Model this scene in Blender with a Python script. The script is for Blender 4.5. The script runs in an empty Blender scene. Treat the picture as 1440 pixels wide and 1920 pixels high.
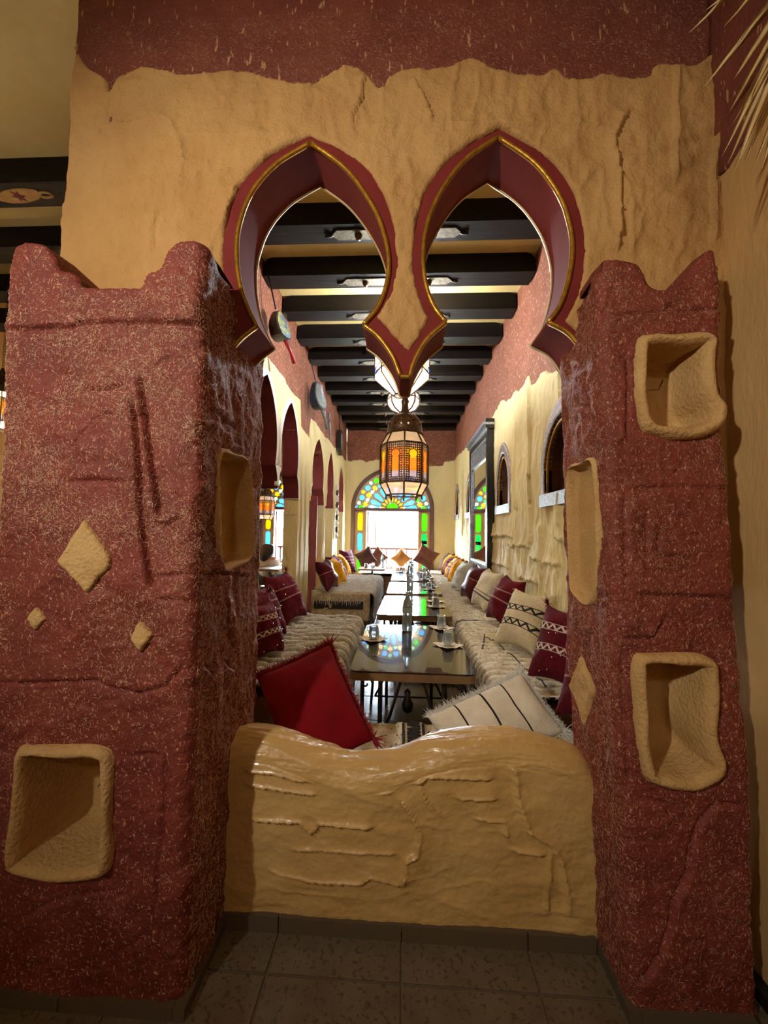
import bpy, math, random
import numpy as np
from mathutils import Matrix, Vector

sc = bpy.context.scene
COL = sc.collection
rnd = random.Random(7)
RG = np.random.RandomState(11)
PI = math.pi

# ------------------------------------------------------------------ camera
F, CX, CY, HC = 720.0, 720.0, 960.0, 1.35


def _n(a):
    return a / np.linalg.norm(a)


_Yc = _n(np.array([756 - CX, CY - 998, -F]))
_v = np.array([1756 - CX, CY - 1014, -F])
_Zc = _n(np.cross(_v, _Yc))
_Xc = np.cross(_Yc, _Zc)
ROT = np.array([_Xc, _Yc, _Zc])
cam_d = bpy.data.cameras.new('camera')
cam = bpy.data.objects.new('camera', cam_d)
COL.objects.link(cam)
cam_d.sensor_fit = 'HORIZONTAL'
cam_d.sensor_width = 36
cam_d.lens = 36 * F / 1440
cam_d.clip_start = 0.02
cam_d.clip_end = 200
cam.matrix_world = Matrix.Translation((0, 0, HC)) @ Matrix(ROT.tolist()).to_4x4()
sc.camera = cam

# ------------------------------------------------------------------ view, world, lights
sc.view_settings.view_transform = 'Standard'
sc.view_settings.look = 'None'
sc.view_settings.gamma = 1
sc.view_settings.use_curve_mapping = False
sc.view_settings.exposure = 0.0
sc.cycles.sample_clamp_indirect = 8.0
sc.cycles.use_adaptive_sampling = True
sc.cycles.adaptive_threshold = 0.03
sc.cycles.max_bounces = 6
sc.cycles.diffuse_bounces = 4
sc.cycles.glossy_bounces = 3
sc.cycles.transparent_max_bounces = 8
sc.cycles.caustics_reflective = False
sc.cycles.caustics_refractive = False

world = bpy.data.worlds.new('sky')
sc.world = world
world.use_nodes = True
_bg = world.node_tree.nodes['Background']
_bg.inputs[0].default_value = (0.74, 0.87, 1.0, 1)
_bg.inputs[1].default_value = 130.0


def light(name, kind, loc, energy, color, size=0.1, rot=None, **kw):
    d = bpy.data.lights.new(name, kind)
    d.energy = energy
    d.color = color
    if kind == 'POINT':
        d.shadow_soft_size = size
    for k, v in kw.items():
        setattr(d, k, v)
    o = bpy.data.objects.new(name, d)
    COL.objects.link(o)
    o.location = loc
    if rot:
        o.rotation_euler = rot
    return o


# sun on the street outside (comes over the roof, never enters the window)
light('sun', 'SUN', (0, 0, 20), 6.0, (1, .95, .85), rot=(math.radians(38), 0, math.radians(-12)), angle=0.01)
# the two terrace doors, marked as portals for the daylight of the sky
for _x in (-.26, -2.45):
    _p = light('door_daylight', 'AREA', (_x, 9.12, 1.4), 1, (1, 1, 1), rot=(PI / 2, 0, PI), shape='RECTANGLE', size=1.75, size_y=2.75)
    _p.data.cycles.is_portal = True
# warm lamp of the entrance, behind the photographer
_dv = Vector((-.30, 1.25, 1.95)) - Vector((-1.55, -1.0, 2.45))
light('entrance_lamp', 'SPOT', (-1.55, -1.0, 2.45), 235, (1, .93, .81), rot=_dv.to_track_quat('-Z', 'Y').to_euler(), spot_size=math.radians(84), spot_blend=1.0, shadow_soft_size=.05)
light('entrance_fill', 'POINT', (.2, -2.1, 3.0), 36, (1, .93, .80), size=.1)  # unseen fill light, added for ambient brightness and the floor

light('side_room_fill', 'POINT', (-3.0, 1.6, 2.6), 17, (1, .92, .78), size=.12)  # invented light without a fixture, added to brighten the side room ceiling

# ------------------------------------------------------------------ helpers
def at(x, y, X=None, Y=None, Z=None):
    """the point of the place seen at pixel x, y on a plane of constant X, Y or Z"""
    d = ROT @ np.array([(x - CX) / F, (CY - y) / F, -1.0])
    if Y is not None:
        t = Y / d[1]
    elif X is not None:
        t = X / d[0]
    else:
        t = (Z - HC) / d[2]
    return np.array([0, 0, HC]) + t * d


def mesh_of(name, V, Fc, smooth=True):
    me = bpy.data.meshes.new(name)
    V = np.asarray(V, float)
    if isinstance(Fc, np.ndarray):
        Fc = Fc.tolist()
    me.from_pydata(V.tolist(), [], Fc)
    if smooth:
        me.polygons.foreach_set('use_smooth', [True] * len(me.polygons))
    me.update()
    return me


def obj(name, me, mat=None, parent=None, loc=None):
    o = bpy.data.objects.new(name, me)
    COL.objects.link(o)
    if mat is not None and len(me.materials) == 0:
        me.materials.append(mat)
    if parent is not None:
        o.parent = parent
    if loc is not None:
        o.location = loc
    return o


def tag(o, label=None, cat=None, group=None, kind=None):
    if label:
        o['label'] = label
    if cat:
        o['category'] = cat
    if group:
        o['group'] = group
    if kind:
        o['kind'] = kind
    return o


def thing(name, label, cat, loc=(0, 0, 0), rot=(0, 0, 0), group=None):
    o = bpy.data.objects.new(name, None)
    o.empty_display_size = .05
    COL.objects.link(o)
    o.location = loc
    o.rotation_euler = rot
    return tag(o, label, cat, group)


def copy_tree(o, parent=None):
    c = o.copy()
    COL.objects.link(c)
    c.parent = parent
    for ch in list(o.children):
        copy_tree(ch, c)
    return c


class MB:
    """collects simple solids into one mesh"""
    def __init__(s):
        s.V = []
        s.F = []
        s.n = 0

    def add(s, V, Fc):
        s.V.extend([tuple(map(float, v)) for v in V])
        s.F.extend([tuple(int(i) + s.n for i in f) for f in Fc])
        s.n = len(s.V)
        return s

    def box(s, a, b):
        x0, y0, z0 = a
        x1, y1, z1 = b
        return s.add([(x0, y0, z0), (x1, y0, z0), (x1, y1, z0), (x0, y1, z0), (x0, y0, z1), (x1, y0, z1), (x1, y1, z1), (x0, y1, z1)],
                     [(0, 3, 2, 1), (4, 5, 6, 7), (0, 1, 5, 4), (1, 2, 6, 5), (2, 3, 7, 6), (3, 0, 4, 7)])

    def tube(s, pts, r, n=6, closed=False, caps=True):
        pts = [np.array(p, float) for p in pts]
        m = len(pts)
        rr = r if hasattr(r, '__len__') else [r] * m
        V = []
        prev = None
        for i, p in enumerate(pts):
            a = pts[i - 1] if (i > 0 or closed) else p
            b = pts[(i + 1) % m] if (i < m - 1 or closed) else p
            t = _n(b - a + 1e-9)
            if prev is None:
                ref = np.array([0, 0, 1.]) if abs(t[2]) < .9 else np.array([1., 0, 0])
                u = _n(np.cross(ref, t))
            else:
                u = _n(prev - t * np.dot(prev, t))
            prev = u
            w = np.cross(t, u)
            for k in range(n):
                an = 2 * PI * k / n
                V.append(p + rr[i] * (math.cos(an) * u + math.sin(an) * w))
        Fc = []
        for i in range(m if closed else m - 1):
            j = (i + 1) % m
            for k in range(n):
                l = (k + 1) % n
                Fc.append((i * n + k, i * n + l, j * n + l, j * n + k))
        if caps and not closed:
            Fc.append(tuple(range(n))[::-1])
            Fc.append(tuple((m - 1) * n + k for k in range(n)))
        return s.add(V, Fc)

    def lathe(s, prof, n=20, c=(0, 0, 0)):
        V = []
        for r, z in prof:
            for k in range(n):
                a = 2 * PI * k / n
                V.append((c[0] + r * math.cos(a), c[1] + r * math.sin(a), c[2] + z))
        Fc = []
        for i in range(len(prof) - 1):
            for k in range(n):
                l = (k + 1) % n
                Fc.append((i * n + k, i * n + l, (i + 1) * n + l, (i + 1) * n + k))
        return s.add(V, Fc)

    def prism(s, pts2, f, d0, d1):
        """polygon pts2 (a,b) extruded; f(a,b,d) -> xyz"""
        n = len(pts2)
        V = [f(a, b, d0) for a, b in pts2] + [f(a, b, d1) for a, b in pts2]
        Fc = [tuple(range(n))[::-1], tuple(range(n, 2 * n))]
        Fc += [(i, (i + 1) % n, n + (i + 1) % n, n + i) for i in range(n)]
        return s.add(V, Fc)

    def mesh(s, name, smooth=False):
        return mesh_of(name, s.V, s.F, smooth)

    def build(s, name, mat, parent=None, smooth=False, loc=None):
        return obj(name, s.mesh(name, smooth), mat, parent, loc)


# noise --------------------------------------------------------------
_lat = np.random.RandomState(3).rand(4, 256, 256)


def noise(u, v, f=1.0, k=0):
    u = np.asarray(u, float) * f + 37.3 * k
    v = np.asarray(v, float) * f + 11.7 * k
    iu = np.floor(u).astype(int)
    iv = np.floor(v).astype(int)
    a = u - iu
    b = v - iv
    a = a * a * (3 - 2 * a)
    b = b * b * (3 - 2 * b)
    L = _lat[k % 4]
    g = lambda i, j: L[i % 256, j % 256]
    return (g(iu, iv) * (1 - a) + g(iu + 1, iv) * a) * (1 - b) + (g(iu, iv + 1) * (1 - a) + g(iu + 1, iv + 1) * a) * b - .5


def fbm(u, v, f, k=0, o=4):
    r = 0
    for i in range(o):
        r = r + noise(u, v, f * 2 ** i, k + i) / 2 ** i
    return r


def crease(u, v, f, k=0, p=7):
    return (1 - np.clip(np.abs(fbm(u, v, f, k, 3)) * 3.2, 0, 1)) ** p


def seg_dist(U, V, P, closed=False):
    """nearest distance, signed side and relative arc position along polyline P"""
    U = np.asarray(U, float)
    V = np.asarray(V, float)
    P = np.asarray(P, float)
    n = len(P)
    m = n if closed else n - 1
    best = np.full(U.shape, 1e9)
    side = np.zeros(U.shape)
    bx = np.zeros(U.shape)
    by = np.zeros(U.shape)
    arc = np.zeros(U.shape)
    L = 0
    for i in range(m):
        a = P[i]
        d = P[(i + 1) % n] - a
        l2 = d @ d + 1e-12
        t = np.clip(((U - a[0]) * d[0] + (V - a[1]) * d[1]) / l2, 0, 1)
        qx = a[0] + t * d[0]
        qy = a[1] + t * d[1]
        dd = np.hypot(U - qx, V - qy)
        k = dd < best
        best = np.where(k, dd, best)
        side = np.where(k, np.sign(d[0] * (V - a[1]) - d[1] * (U - a[0])), side)
        bx = np.where(k, qx, bx)
        by = np.where(k, qy, by)
        arc = np.where(k, L + t * math.sqrt(l2), arc)
        L += math.sqrt(l2)
    return best, side, bx, by, arc, L


def ledge(U, V, P, amp, w=.03, groove=False, up=1):
    d, s, _, _, arc, L = seg_dist(U, V, P)
    end = np.clip(np.minimum(arc, L - arc) / .03, 0, 1)
    if groove:
        return -amp * np.exp(-(d / w) ** 2) * end
    return np.where(s * up > 0, amp * np.exp(-d / w), 0) * end


def ridge(U, V, P, amp, w=.012):
    d, s, _, _, arc, L = seg_dist(U, V, P)
    end = np.clip(np.minimum(arc, L - arc) / .03, 0, 1)
    return amp * np.exp(-(d / w) ** 2) * end


def inside(U, V, polys):
    r = np.zeros(np.shape(U), bool)
    for P in polys:
        P = np.asarray(P, float)
        n = len(P)
        for i in range(n):
            x0, y0 = P[i]
            x1, y1 = P[(i + 1) % n]
            if y0 == y1:
                continue
            c = ((y0 > V) != (y1 > V))
            xs = x0 + (V - y0) * (x1 - x0) / (y1 - y0)
            r ^= c & (U < xs)
    return r


def grid_sheet(polys, res):
    """a grid of quads that fills outer polygon polys[0] minus the holes polys[1:], its border drawn onto the outlines"""
    P0 = np.asarray(polys[0], float)
    lo = P0.min(0) - res * .37
    hi = P0.max(0) + res
    nu = int((hi[0] - lo[0]) / res) + 2
    nv = int((hi[1] - lo[1]) / res) + 2
    gu = lo[0] + np.arange(nu) * res
    gv = lo[1] + np.arange(nv) * res
    cu, cv = np.meshgrid(gu[:-1] + res / 2, gv[:-1] + res / 2, indexing='ij')
    keep = inside(cu, cv, polys)
    U, V = np.meshgrid(gu, gv, indexing='ij')
    idx = np.arange(nu * nv).reshape(nu, nv)
    ii, jj = np.nonzero(keep)
    Q = np.stack([idx[ii, jj], idx[ii + 1, jj], idx[ii + 1, jj + 1], idx[ii, jj + 1]], 1)
    cnt = np.zeros((nu, nv), int)
    for a, b in ((0, 0), (1, 0), (1, 1), (0, 1)):
        np.add.at(cnt, (ii + a, jj + b), 1)
    bd = (cnt > 0) & (cnt < 4)
    bu = U[bd]
    bv = V[bd]
    best = np.full(bu.shape, 1e9)
    nx = bu.copy()
    ny = bv.copy()
    for P in polys:
        d, _, qx, qy, _, _ = seg_dist(bu, bv, P, True)
        k = d < best
        best = np.where(k, d, best)
        nx = np.where(k, qx, nx)
        ny = np.where(k, qy, ny)
    U[bd] = nx
    V[bd] = ny
    used = np.unique(Q)
    remap = np.full(nu * nv, -1)
    remap[used] = np.arange(len(used))
    Q = remap[Q]
    return U.ravel()[used], V.ravel()[used], Q, bd.ravel()[used]


def border_edges(Q):
    E = np.concatenate([Q[:, [0, 1]], Q[:, [1, 2]], Q[:, [2, 3]], Q[:, [3, 0]]])
    S = np.sort(E, 1)
    key = S[:, 0].astype(np.int64) * 10000000 + S[:, 1]
    u, inv, c = np.unique(key, return_inverse=True, return_counts=True)
    return E[c[inv] == 1]


def sheet_mesh(name, polys, res, h, fmap, skirt=None, flip=False, fillet=0):
    U, V, Q, bd = grid_sheet(polys, res)
    H = h(U, V) if callable(h) else np.full(U.shape, float(h))
    if fillet:
        d = np.full(U.shape, 1e9)
        for P in polys:
            d = np.minimum(d, seg_dist(U, V, P, True)[0])
        k = np.clip(fillet - d, 0, fillet)
        H = H - (fillet - np.sqrt(np.maximum(fillet ** 2 - k ** 2, 0)))
    W = fmap(U, V, H)
    Fc = Q
    if skirt is not None:
        E = border_edges(Q)
        b = np.unique(E)
        rm = np.full(len(U), -1)
        rm[b] = len(U) + np.arange(len(b))
        W = np.concatenate([W, fmap(U[b], V[b], np.full(len(b), -skirt))])
        Fc = np.concatenate([Q, np.stack([E[:, 1], E[:, 0], rm[E[:, 0]], rm[E[:, 1]]], 1)])
    if flip:
        Fc = Fc[:, ::-1]
    return mesh_of(name, W, Fc)


def smooth_path(P, corners=(), step=6, closed=False):
    """Catmull-Rom through P, kept sharp at the indices in corners"""
    P = [np.array(p, float) for p in P]
    n = len(P)
    out = []
    rng = range(n if closed else n - 1)
    for i in rng:
        p1, p2 = P[i], P[(i + 1) % n]
        p0 = P[i - 1] if (closed or i > 0) and i not in corners else 2 * p1 - p2
        j = (i + 2) % n if closed else min(i + 2, n - 1)
        p3 = P[j] if ((closed or i + 2 < n) and ((i + 1) % n) not in corners) else 2 * p2 - p1
        for k in range(step):
            t = k / step
            out.append(.5 * ((2 * p1) + (-p0 + p2) * t + (2 * p0 - 5 * p1 + 4 * p2 - p3) * t * t + (-p0 + 3 * p1 - 3 * p2 + p3) * t ** 3))
    if not closed:
        out.append(P[-1])
    return np.array(out)


def strands_mesh(name, base, dirs, width, segs=2, bend=None, nrm=None):
    """thin three-sided tapering strands; base (n,3), dirs (n,3) with length"""
    n = len(base)
    t = dirs / (np.linalg.norm(dirs, axis=1, keepdims=True) + 1e-9)
    ref = RG.randn(n, 3)
    u = np.cross(t, ref)
    u /= np.linalg.norm(u, axis=1, keepdims=True) + 1e-9
    w = np.cross(t, u)
    wd = np.asarray(width).reshape(-1, 1) * np.ones((n, 1))
    rows = []
    for s in range(segs + 1):
        f = s / segs
        c = base + dirs * f
        if bend is not None:
            c = c + bend * f * f
        r = wd * (1 - .65 * f)
        for k in range(3):
            a = 2 * PI * k / 3
            rows.append(c + r * (math.cos(a) * u + math.sin(a) * w))
    V = np.stack(rows, 1).reshape(-1, 3)
    m = (segs + 1) * 3
    Fc = []
    off = np.arange(n) * m
    for s in range(segs):
        for k in range(3):
            l = (k + 1) % 3
            Fc.append(np.stack([off + s * 3 + k, off + s * 3 + l, off + s * 3 + 3 + l, off + s * 3 + 3 + k], 1))
    Fc = np.concatenate(Fc)
    return mesh_of(name, V, Fc, True)


# ------------------------------------------------------------------ materials
def lin(c):
    return tuple((x / 12.92 if x <= .04045 else ((x + .055) / 1.055) ** 2.4) for x in [v / 255 for v in c])


def M(name, c, r=.7, c2=None, ns=5.0, bump=0.0, bs=60.0, metal=0.0, spec=.5, coat=0.0, stretch=(1, 1, 1), mixp=(.35, .65), fine=None, emit=None, sheen=0.0, trans=0.0, ior=1.45):
    m = bpy.data.materials.new(name)
    m.use_nodes = True
    nt = m.node_tree
    b = nt.nodes['Principled BSDF']
    b.inputs['Roughness'].default_value = r
    b.inputs['Metallic'].default_value = metal
    b.inputs['Specular IOR Level'].default_value = spec
    b.inputs['Coat Weight'].default_value = coat
    b.inputs['Coat Roughness'].default_value = .15
    b.inputs['IOR'].default_value = ior
    b.inputs['Transmission Weight'].default_value = trans
    if sheen:
        b.inputs['Sheen Weight'].default_value = sheen
    c = lin(c)
    b.inputs['Base Color'].default_value = (*c, 1)
    tc = nt.nodes.new('ShaderNodeTexCoord')
    mp = nt.nodes.new('ShaderNodeMapping')
    mp.inputs['Scale'].default_value = stretch
    nt.links.new(tc.outputs['Object'], mp.inputs[0])
    m['b'] = 1
    if c2 is not None:
        c2 = lin(c2)
        nz = nt.nodes.new('ShaderNodeTexNoise')
        nz.inputs['Scale'].default_value = ns
        nz.inputs['Detail'].default_value = 6
        nz.inputs['Roughness'].default_value = .6
        nt.links.new(mp.outputs[0], nz.inputs[0])
        cr = nt.nodes.new('ShaderNodeValToRGB')
        cr.color_ramp.elements[0].position = mixp[0]
        cr.color_ramp.elements[1].position = mixp[1]
        cr.color_ramp.elements[0].color = (*c, 1)
        cr.color_ramp.elements[1].color = (*c2, 1)
        nt.links.new(nz.outputs[0], cr.inputs[0])
        last = cr.outputs[0]
        if fine is not None:
            # sparse flecks: thresholded, stretched noise
            fc, fs, fst, thr = fine
            mp2 = nt.nodes.new('ShaderNodeMapping')
            mp2.inputs['Scale'].default_value = fst
            mp2.inputs['Rotation'].default_value = (.5, .4, .6)
            nt.links.new(tc.outputs['Object'], mp2.inputs[0])
            n2 = nt.nodes.new('ShaderNodeTexNoise')
            n2.inputs['Scale'].default_value = fs
            n2.inputs['Detail'].default_value = 2
            nt.links.new(mp2.outputs[0], n2.inputs[0])
            r2 = nt.nodes.new('ShaderNodeValToRGB')
            r2.color_ramp.elements[0].position = thr
            r2.color_ramp.elements[1].position = thr + .05
            nt.links.new(n2.outputs[0], r2.inputs[0])
            mx = nt.nodes.new('ShaderNodeMixRGB')
            nt.links.new(r2.outputs[0], mx.inputs[0])
            nt.links.new(last, mx.inputs[1])
            mx.inputs[2].default_value = (*lin(fc), 1)
            last = mx.outputs[0]
        nt.links.new(last, b.inputs['Base Color'])
    if bump:
        n3 = nt.nodes.new('ShaderNodeTexNoise')
        n3.inputs['Scale'].default_value = bs
        n3.inputs['Detail'].default_value = 5
        nt.links.new(mp.outputs[0], n3.inputs[0])
        bp = nt.nodes.new('ShaderNodeBump')
        bp.inputs['Strength'].default_value = bump
        bp.inputs['Distance'].default_value = .01
        nt.links.new(n3.outputs[0], bp.inputs['Height'])
        nt.links.new(bp.outputs[0], b.inputs['Normal'])
    if emit:
        b.inputs['Emission Color'].default_value = (*lin(emit[0]), 1)
        b.inputs['Emission Strength'].default_value = emit[1]
    return m


def glass_pane(name, c, clear=.5, emit=0.0, dim=1.0):
    """coloured pane: partly clear, partly scattering"""
    m = bpy.data.materials.new(name)
    m.use_nodes = True
    nt = m.node_tree
    out = nt.nodes['Material Output']
    nt.nodes.remove(nt.nodes['Principled BSDF'])
    c = (*[x * dim for x in lin(c)], 1)
    a = nt.nodes.new('ShaderNodeBsdfTransparent')
    a.inputs[0].default_value = c
    t = nt.nodes.new('ShaderNodeBsdfTranslucent')
    t.inputs[0].default_value = c
    mx = nt.nodes.new('ShaderNodeMixShader')
    mx.inputs[0].default_value = clear
    nt.links.new(t.outputs[0], mx.inputs[1])
    nt.links.new(a.outputs[0], mx.inputs[2])
    g = nt.nodes.new('ShaderNodeBsdfGlossy')
    g.inputs['Roughness'].default_value = .08
    m2 = nt.nodes.new('ShaderNodeMixShader')
    m2.inputs[0].default_value = .06
    nt.links.new(mx.outputs[0], m2.inputs[1])
    nt.links.new(g.outputs[0], m2.inputs[2])
    last = m2.outputs[0]
    if emit:
        e = nt.nodes.new('ShaderNodeEmission')
        e.inputs[0].default_value = c
        e.inputs[1].default_value = emit
        ad = nt.nodes.new('ShaderNodeAddShader')
        nt.links.new(last, ad.inputs[0])
        nt.links.new(e.outputs[0], ad.inputs[1])
        last = ad.outputs[0]
    nt.links.new(last, out.inputs[0])
    return m


OCH = (196, 146, 78)
m_ochre = M('ochre_plaster', (176, 132, 76), .8, (190, 148, 90), 3, .5, 90)
m_ochre_gloss = M('glossy_ochre_plaster', (190, 151, 90), .36, (201, 164, 103), 4, .3, 60, coat=.25)
m_ochre_side = M('side_ochre_plaster', (184, 144, 86), .8, (196, 156, 98), 3, .3, 60, stretch=(1, 1, .3))
m_cream = M('cream_plaster', (212, 194, 140), .8, (222, 206, 154), 3, .35, 40, stretch=(1, 1, .4))
m_terra = M('terracotta_straw_plaster', (128, 58, 45), .62, (106, 44, 34), 5, .5, 110, spec=.35, fine=((186, 132, 106), 160, (1, 1, .5), .63))
m_terra_dark = M('dark_terracotta_plaster', (126, 66, 50), .6, (110, 54, 42), 5, .5, 70, fine=((186, 140, 100), 60, (1, 1, .25), .66))
m_terra_hall = M('hall_terracotta_plaster', (128, 78, 58), .75, (114, 66, 48), 5, .5, 70, spec=.3, fine=((186, 146, 112), 90, (1, 1, .3), .62))
m_straw = M('straw', (232, 200, 164), .5, (200, 150, 116), 30)
m_straw_dim = M('darker_straw', (206, 160, 128), .6, (160, 106, 80), 30)  # the same straw in a darker, duller tone
m_red = M('maroon_paint', (122, 46, 41), .75, (112, 40, 36), 8, .05, 90, spec=.15)
m_maroon = M('dark_maroon_paint', (96, 34, 34), .75, (88, 30, 30), 8, spec=.15)
m_gold = M('gold_paint', (190, 140, 44), .32, (150, 104, 30), 60, .2, 120, metal=.6)
m_white_trim = M('white_trim_paint', (222, 220, 214), .5)
m_tile = M('floor_tile', (112, 99, 80), .2, (98, 86, 68), 9, .08, 40, fine=((86, 74, 58), 70, (1, 1, 1), .58))
m_grout = M('grout', (112, 98, 80), .9)
m_skirt = M('skirting_tile', (88, 76, 60), .5, (92, 76, 58), 9)
m_black = M('black_baseboard', (16, 15, 16), .6, (34, 32, 30), 40)
m_wood = M('dark_beam_wood', (15, 12, 11), .4, (24, 17, 15), 5, .25, 30, stretch=(.15, 1, 1), spec=.15)
m_ceil = M('ceiling_plaster', (196, 172, 108), .85, (206, 184, 122), 3, .2, 40)
m_pewter = M('aged_metal_plate', (120, 112, 98), .45, (84, 76, 62), 40, .2, 60, metal=.7)
m_iron = M('dark_iron', (58, 46, 38), .45, (40, 32, 28), 30, metal=.6)
m_bronze = M('dark_bronze', (92, 70, 52), .4, (60, 44, 34), 60, metal=.7)
m_winframe = M('brown_window_frame', (92, 60, 52), .5, (82, 52, 46), 20)
m_winpanel = M('tan_window_panel', (176, 146, 98), .6, (166, 136, 90), 20)
m_silver = M('chased_silver', (186, 190, 200), .3, (130, 134, 146), 60, .6, 90, metal=.85)
m_brownrecess = M('brown_recess_paint', (96, 62, 42), .6, (86, 54, 36), 8)
m_blackwood = M('black_lacquer', (20, 18, 19), .3, (30, 27, 27), 20)
m_mirror = M('mirror_glass', (238, 240, 240), .01, metal=1.0)
m_tabletop = M('smoked_glass_top', (36, 27, 19), .02, spec=.7, coat=.3, ior=1.6)
m_tableedge = M('brown_table_edge', (122, 92, 60), .5, (104, 76, 50), 12, stretch=(1, .2, 1))
m_wool = M('white_wool', (236, 228, 208), .95, (214, 202, 174), 14, .5, 80)
m_wool_strand = M('white_wool_strand', (250, 249, 246), .9, (240, 237, 230), 20)
m_wool_cream = M('cream_wool', (234, 226, 206), .95, (212, 202, 176), 12, .5, 60)
m_wool_cream2 = M('cream_wool_strand', (246, 240, 226), .9, (230, 222, 202), 20)


def woven(name, tan, tan2, white):
    """flat weave with rows of pale pile: the rows follow the attribute rib"""
    m = M(name, tan, .95, tan2, 16, .5, 80)
    nt = m.node_tree
    b = nt.nodes['Principled BSDF']
    src = b.inputs['Base Color'].links[0].from_socket
    a_ = nt.nodes.new('ShaderNodeAttribute')
    a_.attribute_name = 'rib'
    mx = nt.nodes.new('ShaderNodeMixRGB')
    nt.links.new(a_.outputs['Fac'], mx.inputs[0])
    nt.links.new(src, mx.inputs[1])
    mx.inputs[2].default_value = (*lin(white), 1)
    nt.links.new(mx.outputs[0], b.inputs['Base Color'])
    return m


m_wool = woven('ribbed_white_wool', (166, 146, 108), (138, 118, 84), (248, 245, 238))
m_wool_far = woven('ribbed_bluish_wool', (176, 164, 140), (150, 138, 114), (250, 249, 248))
m_wool_cream = woven('speckled_cream_wool', (206, 192, 160), (176, 160, 126), (240, 233, 216))
m_blackwool = M('black_wool', (32, 28, 28), .95, (52, 46, 44), 30)
m_benchwood = M('bench_base', (120, 84, 52), .7, (100, 68, 42), 10)
m_clear = M('clear_glass', (235, 244, 250), .04, trans=.82, ior=1.45)
m_pet = M('clear_plastic', (214, 236, 248), .06, trans=.6, ior=1.33)
m_cap = M('bottle_cap', (210, 216, 222), .4)
m_paper = M('paper_napkin', (226, 214, 196), .9, (214, 200, 180), 20)
m_facade = M('sunlit_facade', (240, 236, 226), .9, (232, 226, 214), 2)
m_leaf = M('plant_leaf', (74, 128, 66), .6, (96, 150, 80), 9)
m_palm = M('dried_palm', (224, 196, 140), .7, (190, 156, 100), 8)
m_skin = M('skin', (176, 124, 96), .55)
m_hair = M('dark_hair', (38, 28, 24), .5, (52, 38, 30), 30, .4, 60)
m_shirt = M('white_shirt', (232, 228, 224), .85, (218, 214, 210), 12)
m_trousers = M('dark_trousers', (26, 26, 32), .85)
m_orange = M('orange_wall', (206, 148, 72), .8, (214, 158, 84), 3, .2, 40)


# ------------------------------------------------------------------ the big shell
YW, TW = 1.355, .17           # front face and thickness of the arch wall
XR, XL = 1.18, -1.36          # hall walls
YF = 8.95                     # far wall
ZB, ZC = 3.74, 3.92           # underside of beams, ceiling
TX, TY = .411, .40            # floor tiles


def fXZ(Y):
    """sheet in X, Z facing the camera; h comes towards the camera"""
    return lambda u, v, h: np.stack([u, Y - np.asarray(h), v], 1)


def fYZ(X, s):
    """sheet in Y, Z on the plane X; s = +1 faces +X, -1 faces -X"""
    return lambda u, v, h: np.stack([X + s * np.asarray(h), u, v], 1)


def flat_box(name, a, b, mat, label=None, cat=None, kind='structure', parent=None):
    o = MB().box(a, b).build(name, mat, parent)
    if parent is None:
        tag(o, label, cat, kind=kind)
    return o


# floor: grout bed and single tiles ------------------------------------
floor = flat_box('floor', (-5, -3, -.05), (1.3, 9.1, -.006), m_grout, 'brown ceramic tile floor running from the entrance into the hall', 'floor')
g = .0035
tm = MB().add([(x, y, z) for z, e in ((-.02, g), (-.001, g), (0, g + .003)) for x, y in ((e, e), (TX - e, e), (TX - e, TY - e), (e, TY - e))],
              [(0, 1, 5, 4), (1, 2, 6, 5), (2, 3, 7, 6), (3, 0, 4, 7), (4, 5, 9, 8), (5, 6, 10, 9), (6, 7, 11, 10), (7, 4, 8, 11), (8, 9, 10, 11)]).mesh('tile')
tm.materials.append(m_tile)
for i in range(-4, 3):
    for j in range(-2, 20):
        obj('tile', tm, None, floor, (.012 + i * TX, 1.225 + j * TY, 0))
# the side room and the space behind the camera in one coarser tile field
big = []
for i in range(-13, 3):
    for j in range(-11, 20):
        if (-4 <= i < 3 and -2 <= j) or .012 + i * TX < -5 or .012 + (i + 1) * TX > 1.29:
            continue
        big.append((i, j))
V0 = np.array([v.co[:] for v in tm.vertices])
F0 = np.array([p.vertices[:] for p in tm.polygons])
Vb = np.concatenate([V0 + [.012 + i * TX, 1.225 + j * TY, 0] for i, j in big])
Fb = np.concatenate([F0 + k * len(V0) for k in range(len(big))])
tag(obj('tile_field', mesh_of('tile_field', Vb, Fb, False), m_tile, floor), kind='stuff')

# ceiling -------------------------------------------------------------
flat_box('ceiling', (-5, -3, ZC), (1.3, YF + .1, ZC + .2), m_ceil, 'pale plaster ceiling between the dark beams', 'ceiling')
# unseen shell of the entrance
flat_box('wall_back', (-5, -3.1, 0), (1.3, -3, ZC), m_ochre, 'ochre wall closing the entrance space opposite the arches', 'wall')
flat_box('wall_side_room', (-5.1, -3.1, 0), (-5, YF + .1, ZC), m_orange, 'orange ochre outer wall of the side room', 'wall')

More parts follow.
